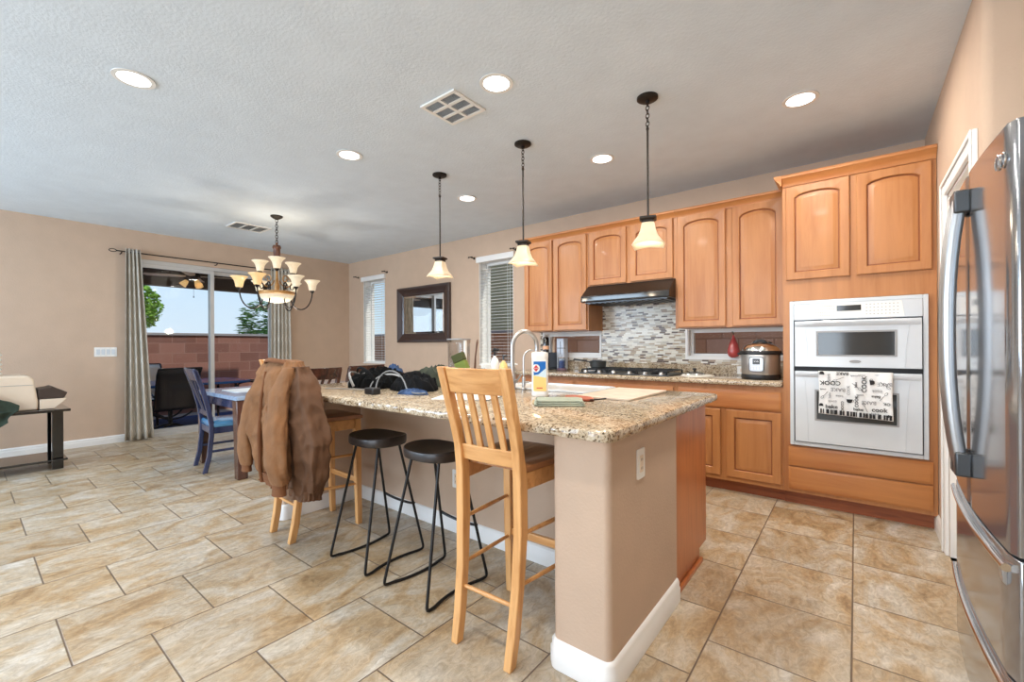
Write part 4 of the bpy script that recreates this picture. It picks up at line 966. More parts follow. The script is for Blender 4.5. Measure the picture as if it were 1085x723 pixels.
# ------------------------------------------------------------ refrigerator
t = thing('refrigerator', 'stainless French-door refrigerator at the right edge with curved doors and long handles', 'refrigerator', (.75, 2.1, 0))
FY0, FY1 = 1.648, 2.548
def fx(y, add=0): q = (y-2.098)/.45; return .297+.019*q*q+.006*q+add
M_['fridge_steel'] = plain('polished_fridge_steel', (.36, .37, .385), .13, .82, var=.04, vscale=3)
def fpanel(ya, yb, z0, z1, mat='fridge_steel', name='door', par=None, back=.388, n=18):
    P = [(fx(ya+(yb-ya)*k/n), ya+(yb-ya)*k/n) for k in range(n+1)]
    P[0] = (P[0][0]+.012, P[0][1]); P[-1] = (P[-1][0]+.012, P[-1][1])
    P.insert(1, (fx(ya+.012), ya+.012)) if False else None
    b = BM(); prism(b, P+[(back, yb), (back, ya)], 'z', z0, z1); return part(name, b, mat, par or t, bevel=.004)
fpanel(FY0, 2.096, .665, 1.775); fpanel(2.101, FY1, .665, 1.775); fpanel(FY0, FY1, .342, .657, name='freezer_drawer'); fpanel(FY0, FY1, .06, .334, name='freezer_drawer')
b = BM(); box(b, .392, 1.12, FY0+.006, FY1-.006, .03, 1.765); part('cabinet', b, 'steel_dark', t, bevel=.006)
b = BM(); box(b, .385, .392, FY0+.012, FY1-.012, .05, 1.76); part('door_gasket', b, 'black_plastic', t)
for yy in (FY0+.05, FY1-.05):
    b = BM(); box(b, .345, .46, yy-.035, yy+.035, 1.7755, 1.80); part('hinge_cover', b, 'black_plastic', t, bevel=.005)
for yy in (FY0+.08, FY1-.08):
    b = BM(); box(b, .45, .5, yy-.03, yy+.03, .001, .03); box(b, 1.0, 1.05, yy-.03, yy+.03, .001, .03); part('foot', b, 'black_plastic', t)
for yy in (2.072, 2.124):
    b = BM(); pts = []; n = 24
    for k in range(n+1):
        z = .80+(1.685-.80)*k/n; u = -1+2*k/n; pts.append((.276-.030*(1-abs(u)**2.4), yy, z))
    tube(b, pts, .019, 12, flat=.75); part('handle', b, 'handle_steel', t)
    for z0, z1 in ((1.64, 1.715), (.765, .845)):
        b = BM(); box(b, .258, .2985, yy-.024, yy+.024, z0, z1); part('handle_bracket', b, 'steel_dark', t, bevel=.006)
for z, zz in ((.625, .6), (.305, .28)):
    b = BM(); n = 20; pts = [(fx(FY0+.03+(FY1-FY0-.06)*k/n)-.004, FY0+.03+(FY1-FY0-.06)*k/n, z) for k in range(n+1)]
    tube(b, pts, .011, 10); h_ = part('drawer_handle', b, 'chrome', t)
    for yy in (FY0+.06, FY1-.06):
        b = BM(); prism(b, [(fx(yy)-.010, z+.008), (fx(yy)+.004, z+.008), (fx(yy)+.004, z-.055), (fx(yy)-.006, z-.045)], 'y', yy-.014, yy+.014); part('bracket', b, 'steel', h_, bevel=.003)
b = BM(); cy, cz = 1.712, 1.690; x = fx(cy)-.003
def yzc(y, z, r, n=28): return [V3(fx(y+r*math.cos(a))-.0025, y+r*math.cos(a), z+r*math.sin(a)) for a in [2*PI*i/n for i in range(n)]]
tube(b, yzc(cy-.020, cz-.004, .019), .0022, 6, closed=True); tube(b, yzc(cy+.020, cz+.002, .019), .0022, 6, closed=True); tube(b, yzc(cy, cz+.004, .012), .0018, 6, closed=True)
part('emblem', b, 'chrome', t, label='small looped chrome emblem')
# ------------------------------------------------------------ wooden counter stools
def wood_stool(loc, rz, label):
    t = thing('bar_stool', label, 'bar stool', loc, rz, 'light wood bar stools')
    def post(x):
        P = [(-.215, 0), (-.192, .12), (-.170, .30), (-.158, .50), (-.160, .70), (-.176, .80), (-.196, .88), (-.216, .95), (-.266, 1.125)]; sg = 1 if x > 0 else -1; fl_ = lambda z: sg*(-.014*max(0, 1-z/.5)+.010*max(0, (z-.75)/.375))
        b = BM(); rings = []
        for i, (y, z) in enumerate(P):
            w = .019 if z > .05 else .017; d = .024 if .4 < z < .9 else .020
            d = min(d, .018) if z > .78 else d; X_ = x+fl_(z); rings.append([V3(X_-w, y-d, z), V3(X_+w, y-d, z), V3(X_+w, y+d, z), V3(X_-w, y+d, z)])
        loft(b, rings); return lpart('back_leg', b, 'stoolwood', t, bevel=.004)
    hb = .148; hf = .178
    post(-hb); post(hb)
    for s_ in (-1, 1):
        b = BM(); rings = [[V3(s_*hf-w, .20-w+dy, z), V3(s_*hf+w, .20-w+dy, z), V3(s_*hf+w, .20+w+dy, z), V3(s_*hf-w, .20+w+dy, z)] for z, w, dy in ((0, .017, .012), (.35, .020, .004), (.715, .021, 0))]
        loft(b, rings); lpart('front_leg', b, 'stoolwood', t, bevel=.004)
    # saddle seat
    b = BM(); nx, ny = 16, 14; top = []; bot = []
    for j in range(ny+1):
        v = j/ny; y = -.135+.365*v; hw = .160+.045*v
        top.append([]); bot.append([])
        for i in range(nx+1):
            u = -1+2*i/nx; x = hw*u; ed = .005*(abs(u)**10)+.004*(abs(2*v-1)**10)
            dip = .012*math.exp(-((abs(u)-.45)/.33)**2)*math.exp(-((v-.45)/.35)**2)
            top[-1].append(b.verts.new((x, y, .748-dip-ed))); bot[-1].append(b.verts.new((x*.98, y, .718)))
    for j in range(ny):
        for i in range(nx): b.faces.new((top[j][i], top[j][i+1], top[j+1][i+1], top[j+1][i])); b.faces.new((bot[j][i], bot[j+1][i], bot[j+1][i+1], bot[j][i+1]))
    for j in range(ny): b.faces.new((top[j][0], top[j+1][0], bot[j+1][0], bot[j][0])); b.faces.new((top[j][nx], bot[j][nx], bot[j+1][nx], top[j+1][nx]))
    for i in range(nx): b.faces.new((top[0][i], bot[0][i], bot[0][i+1], top[0][i+1])); b.faces.new((top[ny][i], top[ny][i+1], bot[ny][i+1], bot[ny][i]))
    lpart('seat', b, wood('shade_darkened_seat_wood', srgb(150, 98, 62), srgb(120, 74, 46), .3, 'Y', coat=.3) if 'ws' not in globals() else globals()['ws'], t)
    b = BM()
    for s_ in (-1, 1): obox(b, (s_*hb, -.135, .683), (s_*hf, .185, .683), .018, .066)
    obox(b, (-hf+.02, .20, .683), (hf-.02, .20, .683), .018, .066); lpart('apron', b, 'stoolwood_x', t, bevel=.003)
    def rail(z0, z1, bow, name):
        b = BM(); rings = []
        def yz(z): return -.176-.040*((z-.80)/.15) if z < .95 else -.216-.050*(z-.95)/.175
        for k in range(13):
            u = -1+2*k/12; x = u*(hb-.012); d = -bow*(1-u*u)
            rings.append([V3(x, yz(z0)-.010+d, z0), V3(x, yz(z0)+.012+d, z0), V3(x, yz(z1)+.012+d, z1), V3(x, yz(z1)-.010+d, z1)])
        loft(b, rings); return lpart(name, b, 'stoolwood_x', t, bevel=.004)
    rail(1.022, 1.122, .016, 'top_rail')
    b = BM(); rings = [[V3(x, -.170-.008*(1-(x/hb)**2), z0), V3(x, -.150-.008*(1-(x/hb)**2), z0), V3(x, -.162-.008*(1-(x/hb)**2), z1), V3(x, -.182-.008*(1-(x/hb)**2), z1)] for x in [(-1+2*k/10)*(hb-.012) for k in range(11)] for z0, z1 in ((.738, .805),)]
    loft(b, rings); lpart('lower_rail', b, 'stoolwood_x', t, bevel=.004)
    for k in range(4):
        x = -.0885+k*.059; b = BM(); rings = []
        for i in range(9):
            v = i/8; z = .795+.235*v; y = -.172-.064*v-.004*v*v-.008*(1-(x/hb)**2)
            rings.append([V3(x-.014, y-.006, z), V3(x+.014, y-.006, z), V3(x+.014, y+.006, z), V3(x-.014, y+.006, z)])
        loft(b, rings); lpart('slat', b, 'stoolwood', t, bevel=.002)
    def rod(a, c, r=.0095): 
        b = BM(); tube(b, [a, (Vector(a)+Vector(c))/2, c], [r*.8, r, r*.8], 10); lpart('stretcher', b, 'stoolwood_x', t)
    for s_ in (-1, 1):
        rod((s_*hb, -.15, .485), (s_*hf, .20, .475)); rod((s_*hb, -.165, .295), (s_*hf, .20, .275))
    rod((-hb, -.178, .215), (hb, -.178, .215)); 
    b = BM(); obox(b, (-hf, .203, .30), (hf, .203, .30), .018, .036); lpart('footrest', b, 'stoolwood_x', t, bevel=.003)
    return t
ws = wood('shade_toned_seat_wood', srgb(170, 116, 74), srgb(134, 86, 54), .3, 'Y', coat=.3)  # seat darker than the frame: shade under the counter put into the colour
s2 = wood_stool((-1.158, 1.475, 0), .03, 'light wood bar stool with slatted back, in front of the island corner')
s1 = copy_tree(s2, None, (-2.85, 1.475, 0), -.03, 'light wood bar stool at the far island corner with the brown jacket over its back')
# ------------------------------------------------------------ black metal stools
def black_stool(loc, rz, label):
    t = thing('metal_stool', label, 'bar stool', loc, rz, 'black hairpin bar stools')
    b = BM(); n = 40; rings = []
    def rad(a):
        return 1+.05*math.cos(2*a)-.03*math.cos(4*a)
    for s_, z in ((.90, .648), (.98, .651), (1.0, .660), (1.0, .686), (.98, .692), (.90, .689), (.70, .680), (.4, .674), (.12, .673)):
        ring = []
        for k in range(n):
            a = 2*PI*k/n; x = .172*rad(a)*math.cos(a)*s_; y = .150*rad(a)*math.sin(a)*s_
            zz = z+(.010*(abs(math.cos(a))**2)*(1 if z > .67 else 0)*s_ if z > .67 else 0); ring.append(V3(x, y, zz))
        rings.append(ring)
    loft(b, rings); lpart('seat', b, 'blackseat', t)
    b = BM(); box(b, -.10, .10, -.085, .085, .641, .6475); lpart('seat_plate', b, 'blackmetal', t, bevel=.002)
    for s_ in (-1, 1):
        r = .05; P = [V3(s_*.105, -.07, .645)]
        A = V3(s_*.17, -.20, .0085); Bq = V3(s_*.165, .20, .0085); T0 = V3(s_*.105, -.07, .645); T1 = V3(s_*.105, .07, .645)
        P = [T0, T0.lerp(A, .5)]+bez(A+(T0-A).normalized()*r, A, A, A+V3(-s_*.006, r, 0), 6)+bez(A+V3(-s_*.006, r, 0), V3(s_*.13, -.06, .0085), V3(s_*.13, .06, .0085), Bq+V3(-s_*.006, -r, 0), 10)[1:]+bez(Bq+V3(-s_*.006, -r, 0), Bq, Bq, Bq+(T1-Bq).normalized()*r, 6)[1:]+[Bq.lerp(T1, .5), T1]
        b = BM(); tube(b, P, .0075, 8); lpart('sled_leg', b, 'blackmetal', t)
    q = .62; xx = .105+.06*q; yy = .07+.13*q
    b = BM(); tube(b, bez((-.139, .150, .285), (-.08, .165, .262), (.08, .165, .262), (.139, .150, .285)), .0075, 8); lpart('footrest', b, 'blackmetal', t)
    return t
k1 = black_stool((-2.18, 1.50, 0), .0, 'black metal stool with dark scooped seat, beside the jacket stool')
k2 = copy_tree(k1, None, (-1.68, 1.50, 0), -.04, 'black metal stool with dark scooped seat, right behind the wooden slat-back stool')
# ------------------------------------------------------------ jacket over the far stool
t = thing('work_jacket', 'brown canvas work jacket draped over the back of the far wooden stool', 'jacket', (-2.75, 1.2, .4))
def drape(levels, seed, fold=.020, nfold=9, n=120, cap=True):
    b = BM(); rings = []
    m = 64; zs = [l[0] for l in levels]
    for i in range(m+1):
        z = zs[0]+(zs[-1]-zs[0])*i/m
        for a, c in zip(levels[:-1], levels[1:]):
            if a[0] >= z >= c[0]: u = (a[0]-z)/(a[0]-c[0]+1e-9); u2 = u*u*(3-2*u); L = [a[k]+(c[k]-a[k])*(u*.5+u2*.5) for k in range(5)]; break
        _, xa, xb, ya, yb = L; cx, cy, hx, hy = (xa+xb)/2, (ya+yb)/2, (xb-xa)/2, (yb-ya)/2; ring = []
        grow = min(1, .25+1.1*i/m)
        for k in range(n):
            a = 2*PI*k/n; ca, sa = math.cos(a), math.sin(a)
            x = hx*math.copysign(abs(ca)**.75, ca); y = hy*math.copysign(abs(sa)**.7, sa)
            f = fold*grow*(1-2*abs(math.sin(nfold*.5*a+seed+2.2*z+.8*noise.noise(Vector((x*5, y*5, z*5)))))+.35*math.sin(nfold*1.9*a+seed*2-5*z))+.014*noise.noise(Vector((x*9+seed, y*9, z*9)))+.013*(.5-abs(noise.noise(Vector((x*16+seed, y*16, z*10)))))*2+.004*noise.noise(Vector((x*40, y*40, z*30)))
            ring.append(V3(cx+x+ca*f, cy+y+sa*f, z+(.012*math.sin(3*a+seed) if i == m else 0)))
        rings.append(ring)
    loft(b, rings, cap=cap); return b
body = part('body', drape([(1.128, -2.88, -2.60, 1.19, 1.25), (1.118, -2.91, -2.56, 1.165, 1.27), (1.04, -2.93, -2.50, 1.12, 1.285), (.90, -2.94, -2.45, 1.09, 1.285), (.75, -2.93, -2.42, 1.07, 1.275), (.58, -2.91, -2.42, 1.07, 1.26), (.475, -2.85, -2.44, 1.08, 1.25)], 1.0), 'canvas', t)
part('hem_band', drape([(.486, -2.85, -2.45, 1.085, 1.245), (.45, -2.84, -2.46, 1.09, 1.24), (.415, -2.83, -2.47, 1.09, 1.24)], 1.0, .006, 22), 'canvas_rib', t, label='darker ribbed hem')
part('front_panel', drape([(1.09, -2.60, -2.50, 1.19, 1.27), (1.0, -2.58, -2.42, 1.16, 1.285), (.85, -2.56, -2.33, 1.13, 1.285), (.68, -2.54, -2.25, 1.12, 1.28), (.52, -2.52, -2.25, 1.12, 1.26), (.44, -2.52, -2.27, 1.12, 1.25), (.415, -2.52, -2.28, 1.12, 1.25)], 3.0, .010, 6), 'canvas_lining', t, label='dark brown front panel hanging to the right')
part('panel_hem', drape([(.43, -2.51, -2.285, 1.125, 1.245), (.40, -2.51, -2.29, 1.13, 1.24), (.375, -2.50, -2.30, 1.13, 1.24)], 3.0, .005, 18), 'canvas_lining', t)
def sleeve(P, R, mat, seed, name):
    b = BM(); n = 56; rings = []; m = 56
    for i in range(m+1):
        u = i/m*(len(P)-1); k = min(int(u), len(P)-2); f = u-k; p = Vector(P[k]).lerp(Vector(P[k+1]), f); r = R[k]+(R[k+1]-R[k])*f
        rings.append([p+V3(r*math.cos(a), r*.55*math.sin(a), 0)*(1+.16*noise.noise(Vector((math.cos(a)*1.6+seed, math.sin(a)*1.6, p.z*9)))+.05*math.sin(4*a+p.z*24+seed)+.16*(.5-abs(noise.noise(Vector((math.cos(a)*1.3+seed, math.sin(a)*1.3, p.z*13)))))) for a in [2*PI*j/n for j in range(n)]])
    loft(b, rings); return part(name, b, mat, t)
sl = sleeve([(-2.88, 1.17, 1.06), (-2.89, 1.11, .90), (-2.90, 1.08, .72), (-2.90, 1.07, .58), (-2.89, 1.07, .50)], [.045, .065, .078, .074, .050], 'canvas', 2, 'sleeve')
sr = sleeve([(-2.56, 1.17, 1.085), (-2.52, 1.10, .95), (-2.46, 1.05, .76), (-2.41, 1.03, .58), (-2.39, 1.04, .485)], [.045, .072, .082, .082, .058], 'canvas', 5, 'sleeve')
b = BM(); lathe(b, [(.044, .512), (.040, .485), (.043, .46)], (-2.89, 1.07, 0), 28, sy=.6); part('cuff', b, 'canvas_rib', sl)
b = BM(); lathe(b, [(.052, .495), (.046, .46), (.050, .425)], (-2.39, 1.04, 0), 28, sy=.65); part('cuff', b, 'canvas_rib', sr)
b = BM(); pts = bez((-2.89, 1.20, 1.10), (-2.80, 1.12, 1.138), (-2.68, 1.12, 1.138), (-2.57, 1.20, 1.105), 14); tube(b, pts, .016, 8, flat=.6); part('collar', b, 'canvas_rib', t, label='folded collar')
b = BM(); tube(b, [(-2.74, 1.12, 1.06), (-2.72, 1.085, .90), (-2.70, 1.065, .70), (-2.69, 1.065, .50), (-2.69, 1.075, .43)], [.008, .010, .012, .011, .008], 8); part('zip_placket', b, 'canvas_rib', t, label='raised zip placket')
# ------------------------------------------------------------ dining set
TX0, TX1, TY0, TY1 = -5.42, -4.34, 1.52, 3.05
t = thing('dining_table', 'dark dining table with a pale glossy top tinted with painted blue daylight, behind the island', 'table', (-4.88, 2.28, 0))
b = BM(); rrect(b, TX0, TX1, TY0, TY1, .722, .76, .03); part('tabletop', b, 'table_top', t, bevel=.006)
b = BM(); frame(b, 'y', 0, 1, 0, 1, 0, 1, .1) if False else None
for a in ((TX0+.125, TX1-.125, TY0+.06, TY0+.085), (TX0+.125, TX1-.125, TY1-.085, TY1-.06)): box(b, a[0], a[1], a[2], a[3], .63, .7215)
for a in ((TX0+.06, TX0+.085), (TX1-.085, TX1-.06)): box(b, a[0], a[1], TY0+.125, TY1-.125, .63, .7215)
part('apron', b, 'dining_blue_sheen', t, smooth=False)
for x in (TX0+.068, TX1-.068):
    for y in (TY0+.068, TY1-.068):
        b = BM(); rings = [[V3(x-w, y-w, z), V3(x+w, y-w, z), V3(x+w, y+w, z), V3(x-w, y+w, z)] for z, w in ((0.001, .042), (.5, .05), (.7215, .055))]
        loft(b, rings); part('leg', b, 'dining_dark', t, bevel=.006)
t = thing('table_mat', 'pale rectangular mat lying on the near end of the dining table', 'placemat', (-4.95, 1.85, .761))
b = BM(); rrect(b, -5.12, -4.72, 1.66, 1.98, .7605, .765, .02); part('mat', b, plain('pale_woven_mat', srgb(206, 212, 216), .5), t)
def dchair(loc, rz, label, mat, seatmat):
    t = thing('dining_chair', label, 'chair', loc, rz, 'dining chairs'); w = .205
    for s_ in (-1, 1):
        b = BM(); P = [(-.26, 0), (-.225, .15), (-.205, .35), (-.205, .46), (-.23, .62), (-.275, .80), (-.335, .985)]
        loft(b, [[V3(s_*w-.018, y-.02, z), V3(s_*w+.018, y-.02, z), V3(s_*w+.018, y+.02, z), V3(s_*w-.018, y+.02, z)] for y, z in P]); lpart('back_leg', b, mat, t, bevel=.005)
        b = BM(); loft(b, [[V3(s_*w-q, .19-q, z), V3(s_*w+q, .19-q, z), V3(s_*w+q, .19+q, z), V3(s_*w-q, .19+q, z)] for z, q in ((0, .016), (.43, .022))]); lpart('front_leg', b, mat, t, bevel=.004)
    b = BM()
    for s_ in (-1, 1): box(b, s_*w-.012, s_*w+.012, -.185, .17, .37, .43)
    box(b, -w+.013, w-.013, .18, .20, .37, .43); box(b, -w+.013, w-.013, -.215, -.195, .37, .43); lpart('seat_frame', b, mat, t, smooth=False)
    b = BM(); loft(b, [[V3(x*s_, y*s_, z) for x, y in rr(.45, .43, .04)] for s_, z in ((.96, .431), (1, .445), (1, .465), (.93, .482), (.6, .488))]); lpart('seat', b, seatmat, t)
    b = BM(); rings = [[V3(x, y-.012-.02*(1-(x/w)**2), z) for y, z in ((-.302, .885), (-.280, .885), (-.322, 1.0), (-.344, 1.0))] for x in [(-1+2*k/10)*(w+.018) for k in range(11)]]
    loft(b, rings); lpart('top_rail', b, mat, t, bevel=.004)
    b = BM(); obox(b, (-w, -.222, .56), (w, -.222, .56), .018, .05); lpart('lower_rail', b, mat, t, bevel=.003)
    for k in range(4):
        b = BM(); x0 = -.05+.033*k; x1 = -.125+.083*k
        pts = [V3(x0+(x1-x0)*v*v, -.222-.085*v-.02*v*(1-(x1/w)**2)*1.2, .57+.33*v) for v in [i/6 for i in range(7)]]
        loft(b, [[p+V3(-.013, -.006, 0), p+V3(.013, -.006, 0), p+V3(.013, .006, 0), p+V3(-.013, .006, 0)] for p in pts]); lpart('slat', b, mat, t)
    for s_ in (-1, 1):
        b = BM(); obox(b, (s_*w, -.21, .2), (s_*w, .19, .2), .016, .024); lpart('stretcher', b, mat, t, bevel=.003)
    return t
cA = dchair((-5.05, 1.72, 0), -.10, 'dark dining chair with painted-in blue daylight sheen and a bright blue seat at the near end of the table', 'dining_blue_sheen', 'blue_cushion')
cB = dchair((-4.34, 2.12, 0), PI/2, 'dark red-brown dining chair at the table, seen between jacket and island worktop', 'dining_dark', 'blue_cushion')
cC = copy_tree(cB, None, (-4.50, 2.72, 0), PI/2+.05, 'dark red-brown dining chair behind the pile of clothes on the island')
# ------------------------------------------------------------ curtains
def curtain(ya0, ya1, yb0, yb1, folds, label, seed, side):
    t = thing('curtain', label, 'curtain', (XL+.11, (ya0+ya1)/2, .02), 0, 'patio door curtains')
    b = BM(); uv = b.loops.layers.uv.new('UVMap'); nx, nz = folds*10, 24; G = []
    for j in range(nz+1):
        v = j/nz; z = .015+2.45*(1-v); y0_ = ya0+(yb0-ya0)*v; y1_ = ya1+(yb1-ya1)*v; row = []
        for i in range(nx+1):
            u = i/nx; a = u*folds*2*PI; am = .034*(1+.25*math.sin(seed+u*9))*(.85+.25*v)
            row.append((b.verts.new((XL+.10+am*math.cos(a)+.006*math.sin(a*2+v*4), y0_+(y1_-y0_)*(u+.012*math.sin(a*2)+.01*math.sin(v*3+u*5)), z)), (u*folds*.21*1.0, v*2.45)))
        G.append(row)
    for j in range(nz):
        for i in range(nx):
            q = (G[j][i], G[j][i+1], G[j+1][i+1], G[j+1][i]); f = b.faces.new([x[0] for x in q])
            for l_, x in zip(f.loops, q): l_[uv].uv = x[1]
    part('panel', b, 'curtain', t, solid=.003)
    b = BM(); zr = 2.422
    for k in range(folds*2):
        u = (k+.5)/(folds*2); y = ya0+(ya1-ya0)*u; tube(b, [(XL+.10+.020*math.cos(q), y, zr+.020*math.sin(q)) for q in [2*PI*i/14 for i in range(14)]], .004, 6, closed=True)
    part('grommets', b, 'chrome', t)
curtain(1.30, 1.45, 1.28, 1.575, 4, 'grey lattice-patterned curtain left of the sliding patio door', 1, 0)
curtain(3.05, 3.33, 3.03, 3.36, 5, 'grey lattice-patterned curtain right of the sliding patio door, behind the jacket', 4, 1)
t = thing('curtain_rod', 'thin dark curtain rod above the sliding patio door', 'curtain rod', (XL+.1, 2.3, 2.42))
b = BM(); tube(b, [(XL+.10, 1.22, 2.422), (XL+.10, 3.40, 2.422)], .008, 10); part('rod', b, 'bronze', t)
for y, s_ in ((1.22, -1), (3.40, 1)):
    b = BM(); tube(b, [(XL+.10, y+s_*.035+.035*math.cos(a), 2.422+.018*math.sin(a)) for a in [2*PI*i/16 for i in range(16)]], .005, 6, closed=True); part('finial', b, 'bronze', t)
for y in (1.27, 2.32, 3.37):
    b = BM(); tube(b, [(XL+.002, y, 2.40), (XL+.08, y, 2.40), (XL+.10, y, 2.412)], .006, 8); part('bracket', b, 'bronze', t)
# ------------------------------------------------------------ mirror
t = thing('wall_mirror', 'rectangular mirror in a wide dark brown frame on the back wall', 'mirror', (-5.27, YK, 1.26))
mx0, mx1, mz0, mz1 = -5.885, -4.66, 1.258, 2.135
b = BM(); L = []
for i, y in ((0, YK-.002), (0, YK-.040), (.012, YK-.052), (.035, YK-.050), (.10, YK-.030), (.125, YK-.026), (.14, YK-.018)): L.append([V3(mx0+i, y, mz0+i), V3(mx1-i, y, mz0+i), V3(mx1-i, y, mz1-i), V3(mx0+i, y, mz1-i)])
L.append([V3(mx0+.14, YK-.002, mz0+.14), V3(mx1-.14, YK-.002, mz0+.14), V3(mx1-.14, YK-.002, mz1-.14), V3(mx0+.14, YK-.002, mz1-.14)])
loft(b, L, cap=False); part('frame', b, 'darkframe', t, smooth=False)
b = BM(); L = []
for i, y in ((.141, YK-.008), (.141, YK-.012), (.166, YK-.016)): L.append([V3(mx0+i, y, mz0+i), V3(mx1-i, y, mz0+i), V3(mx1-i, y, mz1-i), V3(mx0+i, y, mz1-i)])
loft(b, L); part('mirror_glass', b, 'mirror', t, smooth=False)
# ------------------------------------------------------------ console table and what stands on it
t = thing('console_table', 'glossy black console table with a low shelf at the left edge', 'console table', (-6.4, .0, 0))
b = BM(); box(b, -6.72, -6.16, -.75, .685, .575, .600); part('tabletop', b, 'black_gloss', t, bevel=.004)
b = BM(); box(b, -6.70, -6.18, -.73, .665, .088, .108); part('shelf', b, 'black_gloss', t, bevel=.004)
for y in (.60, -.66):
    for x in (-6.26, -6.42, -6.62):
        if x == -6.42: continue
        b = BM(); box(b, x-.028, x+.028, y-.04, y+.04, .001, .087); box(b, x-.028, x+.028, y-.04, y+.04, .1085, .5745); part('leg', b, 'black_gloss', t, bevel=.003)
t = thing('printer', 'beige printer with a dark open paper tray on the black console table', 'printer', (-6.42, .2, .601))
b = BM(); P = [(-.22, .601), (.47, .601), (.472, .68), (.445, .90), (.42, .932), (.37, .942), (-.22, .938)]
prism(b, P, 'x', -6.66, -6.262); part('body', b, 'beige_plastic', t, bevel=.018, seg=3)
b = BM(); prism(b, [(-.20, .845), (.440, .845), (.440, .849), (-.20, .849)], 'x', -6.663, -6.259); part('seam', b, 'grey_plastic', t, smooth=False)
b = BM(); L = [[V3(x, y, z) for x, y in ((-6.60, .48), (-6.26, .48), (-6.26, .48+d), (-6.60, .48+d))] for d, z in ((.10, .602), (.16, .66), (.19, .70))]
loft(b, L); part('tray_base', b, 'beige_plastic', t, bevel=.006)
b = BM(); prism(b, [(.472, .703), (.65, .703), (.675, .755), (.57, .822), (.54, .81), (.472, .80)], 'x', -6.59, -6.27); part('paper_tray', b, plain('dark_brown_plastic', srgb(62, 48, 40), .5), t, bevel=.006)
t = thing('ribbed_vase', 'white ribbed jar with a dark lid standing on the beige printer', 'vase', (-6.75, .13, .6))
b = BM(); prof = [(.001, .951)]+[(.058+.010*math.sin(i*PI/2), .951+i*.0115) for i in range(20)]+[(.001, 1.180)]
lathe(b, prof, (-6.45, .185, -.008), 28); part('body', b, 'white_plastic', t)
b = BM(); lathe(b, [(.05, 1.173), (.052, 1.184), (.035, 1.192), (.001, 1.194)], (-6.45, .185, 0), 24); part('lid', b, 'black_plastic', t)
t.location = (-6.45, .185, .943); 
for ch in t.children: ch.location = Vector((-6.75, .13, .6))-Vector(t.location)
t = thing('draped_cloth', 'dark green cloth hanging over the front edge of the console table', 'cloth', (-6.15, .2, .45))
M_['green_cloth'] = plain('dark_green_cloth', srgb(44, 58, 46), .85, var=.5, vscale=12)
b = BM(); n, m = 26, 26; G = []
for j in range(m+1):
    v = j/m; row = []
    for i in range(n+1):
        u = i/n; y = -.15+.49*u*(1-.12*v)+.02*math.sin(v*6)
        if v < .35: w_ = v/.35; x = -6.225+.09*w_+.01*math.sin(u*12); z = .612+.34*math.sin(PI*min(1, w_*.9+.12))*(1-u*.85)*(1+.25*noise.noise(Vector((u*6, v*14, 3))))
        else: x = -6.130+.016*math.sin(u*17+v*3); z = .625-.17*((v-.35)/.65)*(.75+.25*math.sin(u*9+1))
        row.append(b.verts.new((x, y, z)))
    G.append(row)
for j in range(m):
    for i in range(n): b.faces.new((G[j][i], G[j][i+1], G[j+1][i+1], G[j+1][i]))
part('cloth', b, 'green_cloth', t, solid=.006, sub=1)
# ------------------------------------------------------------ things on the island
ZT = .9205
def crumple(name, label, cat, c, size, rot, mat, seed, n=46, amp=.35, group=None, lob=0, kind=None):
    """a heap of cloth: closed sheet with ridged folds lying on the worktop"""
    b = BM(); G = []; R = Matrix.Rotation(rot, 3, 'Z')
    for j in range(n+1):
        row = []
        for i in range(n+1):
            u = -1+2*i/n; v = -1+2*j/n
            # square to disc
            x = u*math.sqrt(1-v*v/2); y = v*math.sqrt(1-u*u/2); r = math.hypot(x, y)
            e_ = 1+.22*noise.noise(Vector((x*1.7+seed, y*1.7, 5)))+.10*noise.noise(Vector((x*4+seed, y*4, 9)))
            env = max(0, 1-r**3)**.6
            f = 1-abs(noise.noise(Vector((x*1.3+seed*3, y*3.4, seed))))*2.0; f2 = 1-abs(noise.noise(Vector((x*4.2+seed, y*6.5, seed+4))))*2
            f3 = 1-abs(noise.noise(Vector((x*9+y*5+seed, y*10-x*3, seed+8))))*2.2; h = env*(.36+amp*1.25*f+.20*f2*env)
            p = R @ V3(x*size[0]*e_, y*size[1]*e_, 0); row.append(b.verts.new((c[0]+p.x+.012*noise.noise(Vector((y*6, seed, x*3))), c[1]+p.y+.012*noise.noise(Vector((x*6, seed+3, y*3))), c[2]+.003+max(0, h)*size[2])))
        G.append(row)
    for j in range(n):
        for i in range(n): b.faces.new((G[j][i], G[j][i+1], G[j+1][i+1], G[j+1][i]))
    bd = [e for e in b.edges if e.is_boundary]; r_ = bmesh.ops.extrude_edge_only(b, edges=bd)
    for v in [x for x in r_['geom'] if isinstance(x, bmesh.types.BMVert)]: v.co.z = c[2]+.0005
    bmesh.ops.holes_fill(b, edges=[e for e in b.edges if e.is_boundary], sides=0)
    t = thing(name, label, cat, c, 0, group); part('cloth', b, mat, t); return t
M_['black_cloth'] = plain('black_nylon', srgb(8, 9, 9), .85, spec=.15, var=.3, vscale=10); M_['olive_cloth'] = plain('olive_cloth', srgb(62, 66, 50), .85, var=.3, vscale=10)
M_['blue_cloth'] = plain('pale_blue_cloth', srgb(60, 82, 118), .85, var=.4, vscale=14); M_['grey_cloth'] = plain('dark_grey_cloth', srgb(18, 19, 21), .85, spec=.15, var=.3, vscale=12)
t = crumple('backpack', 'black nylon backpack lying in a heap at the left end of the island', 'backpack', (-2.64, 1.84, ZT), (.20, .16, .15), .5, 'black_cloth', 2.0)
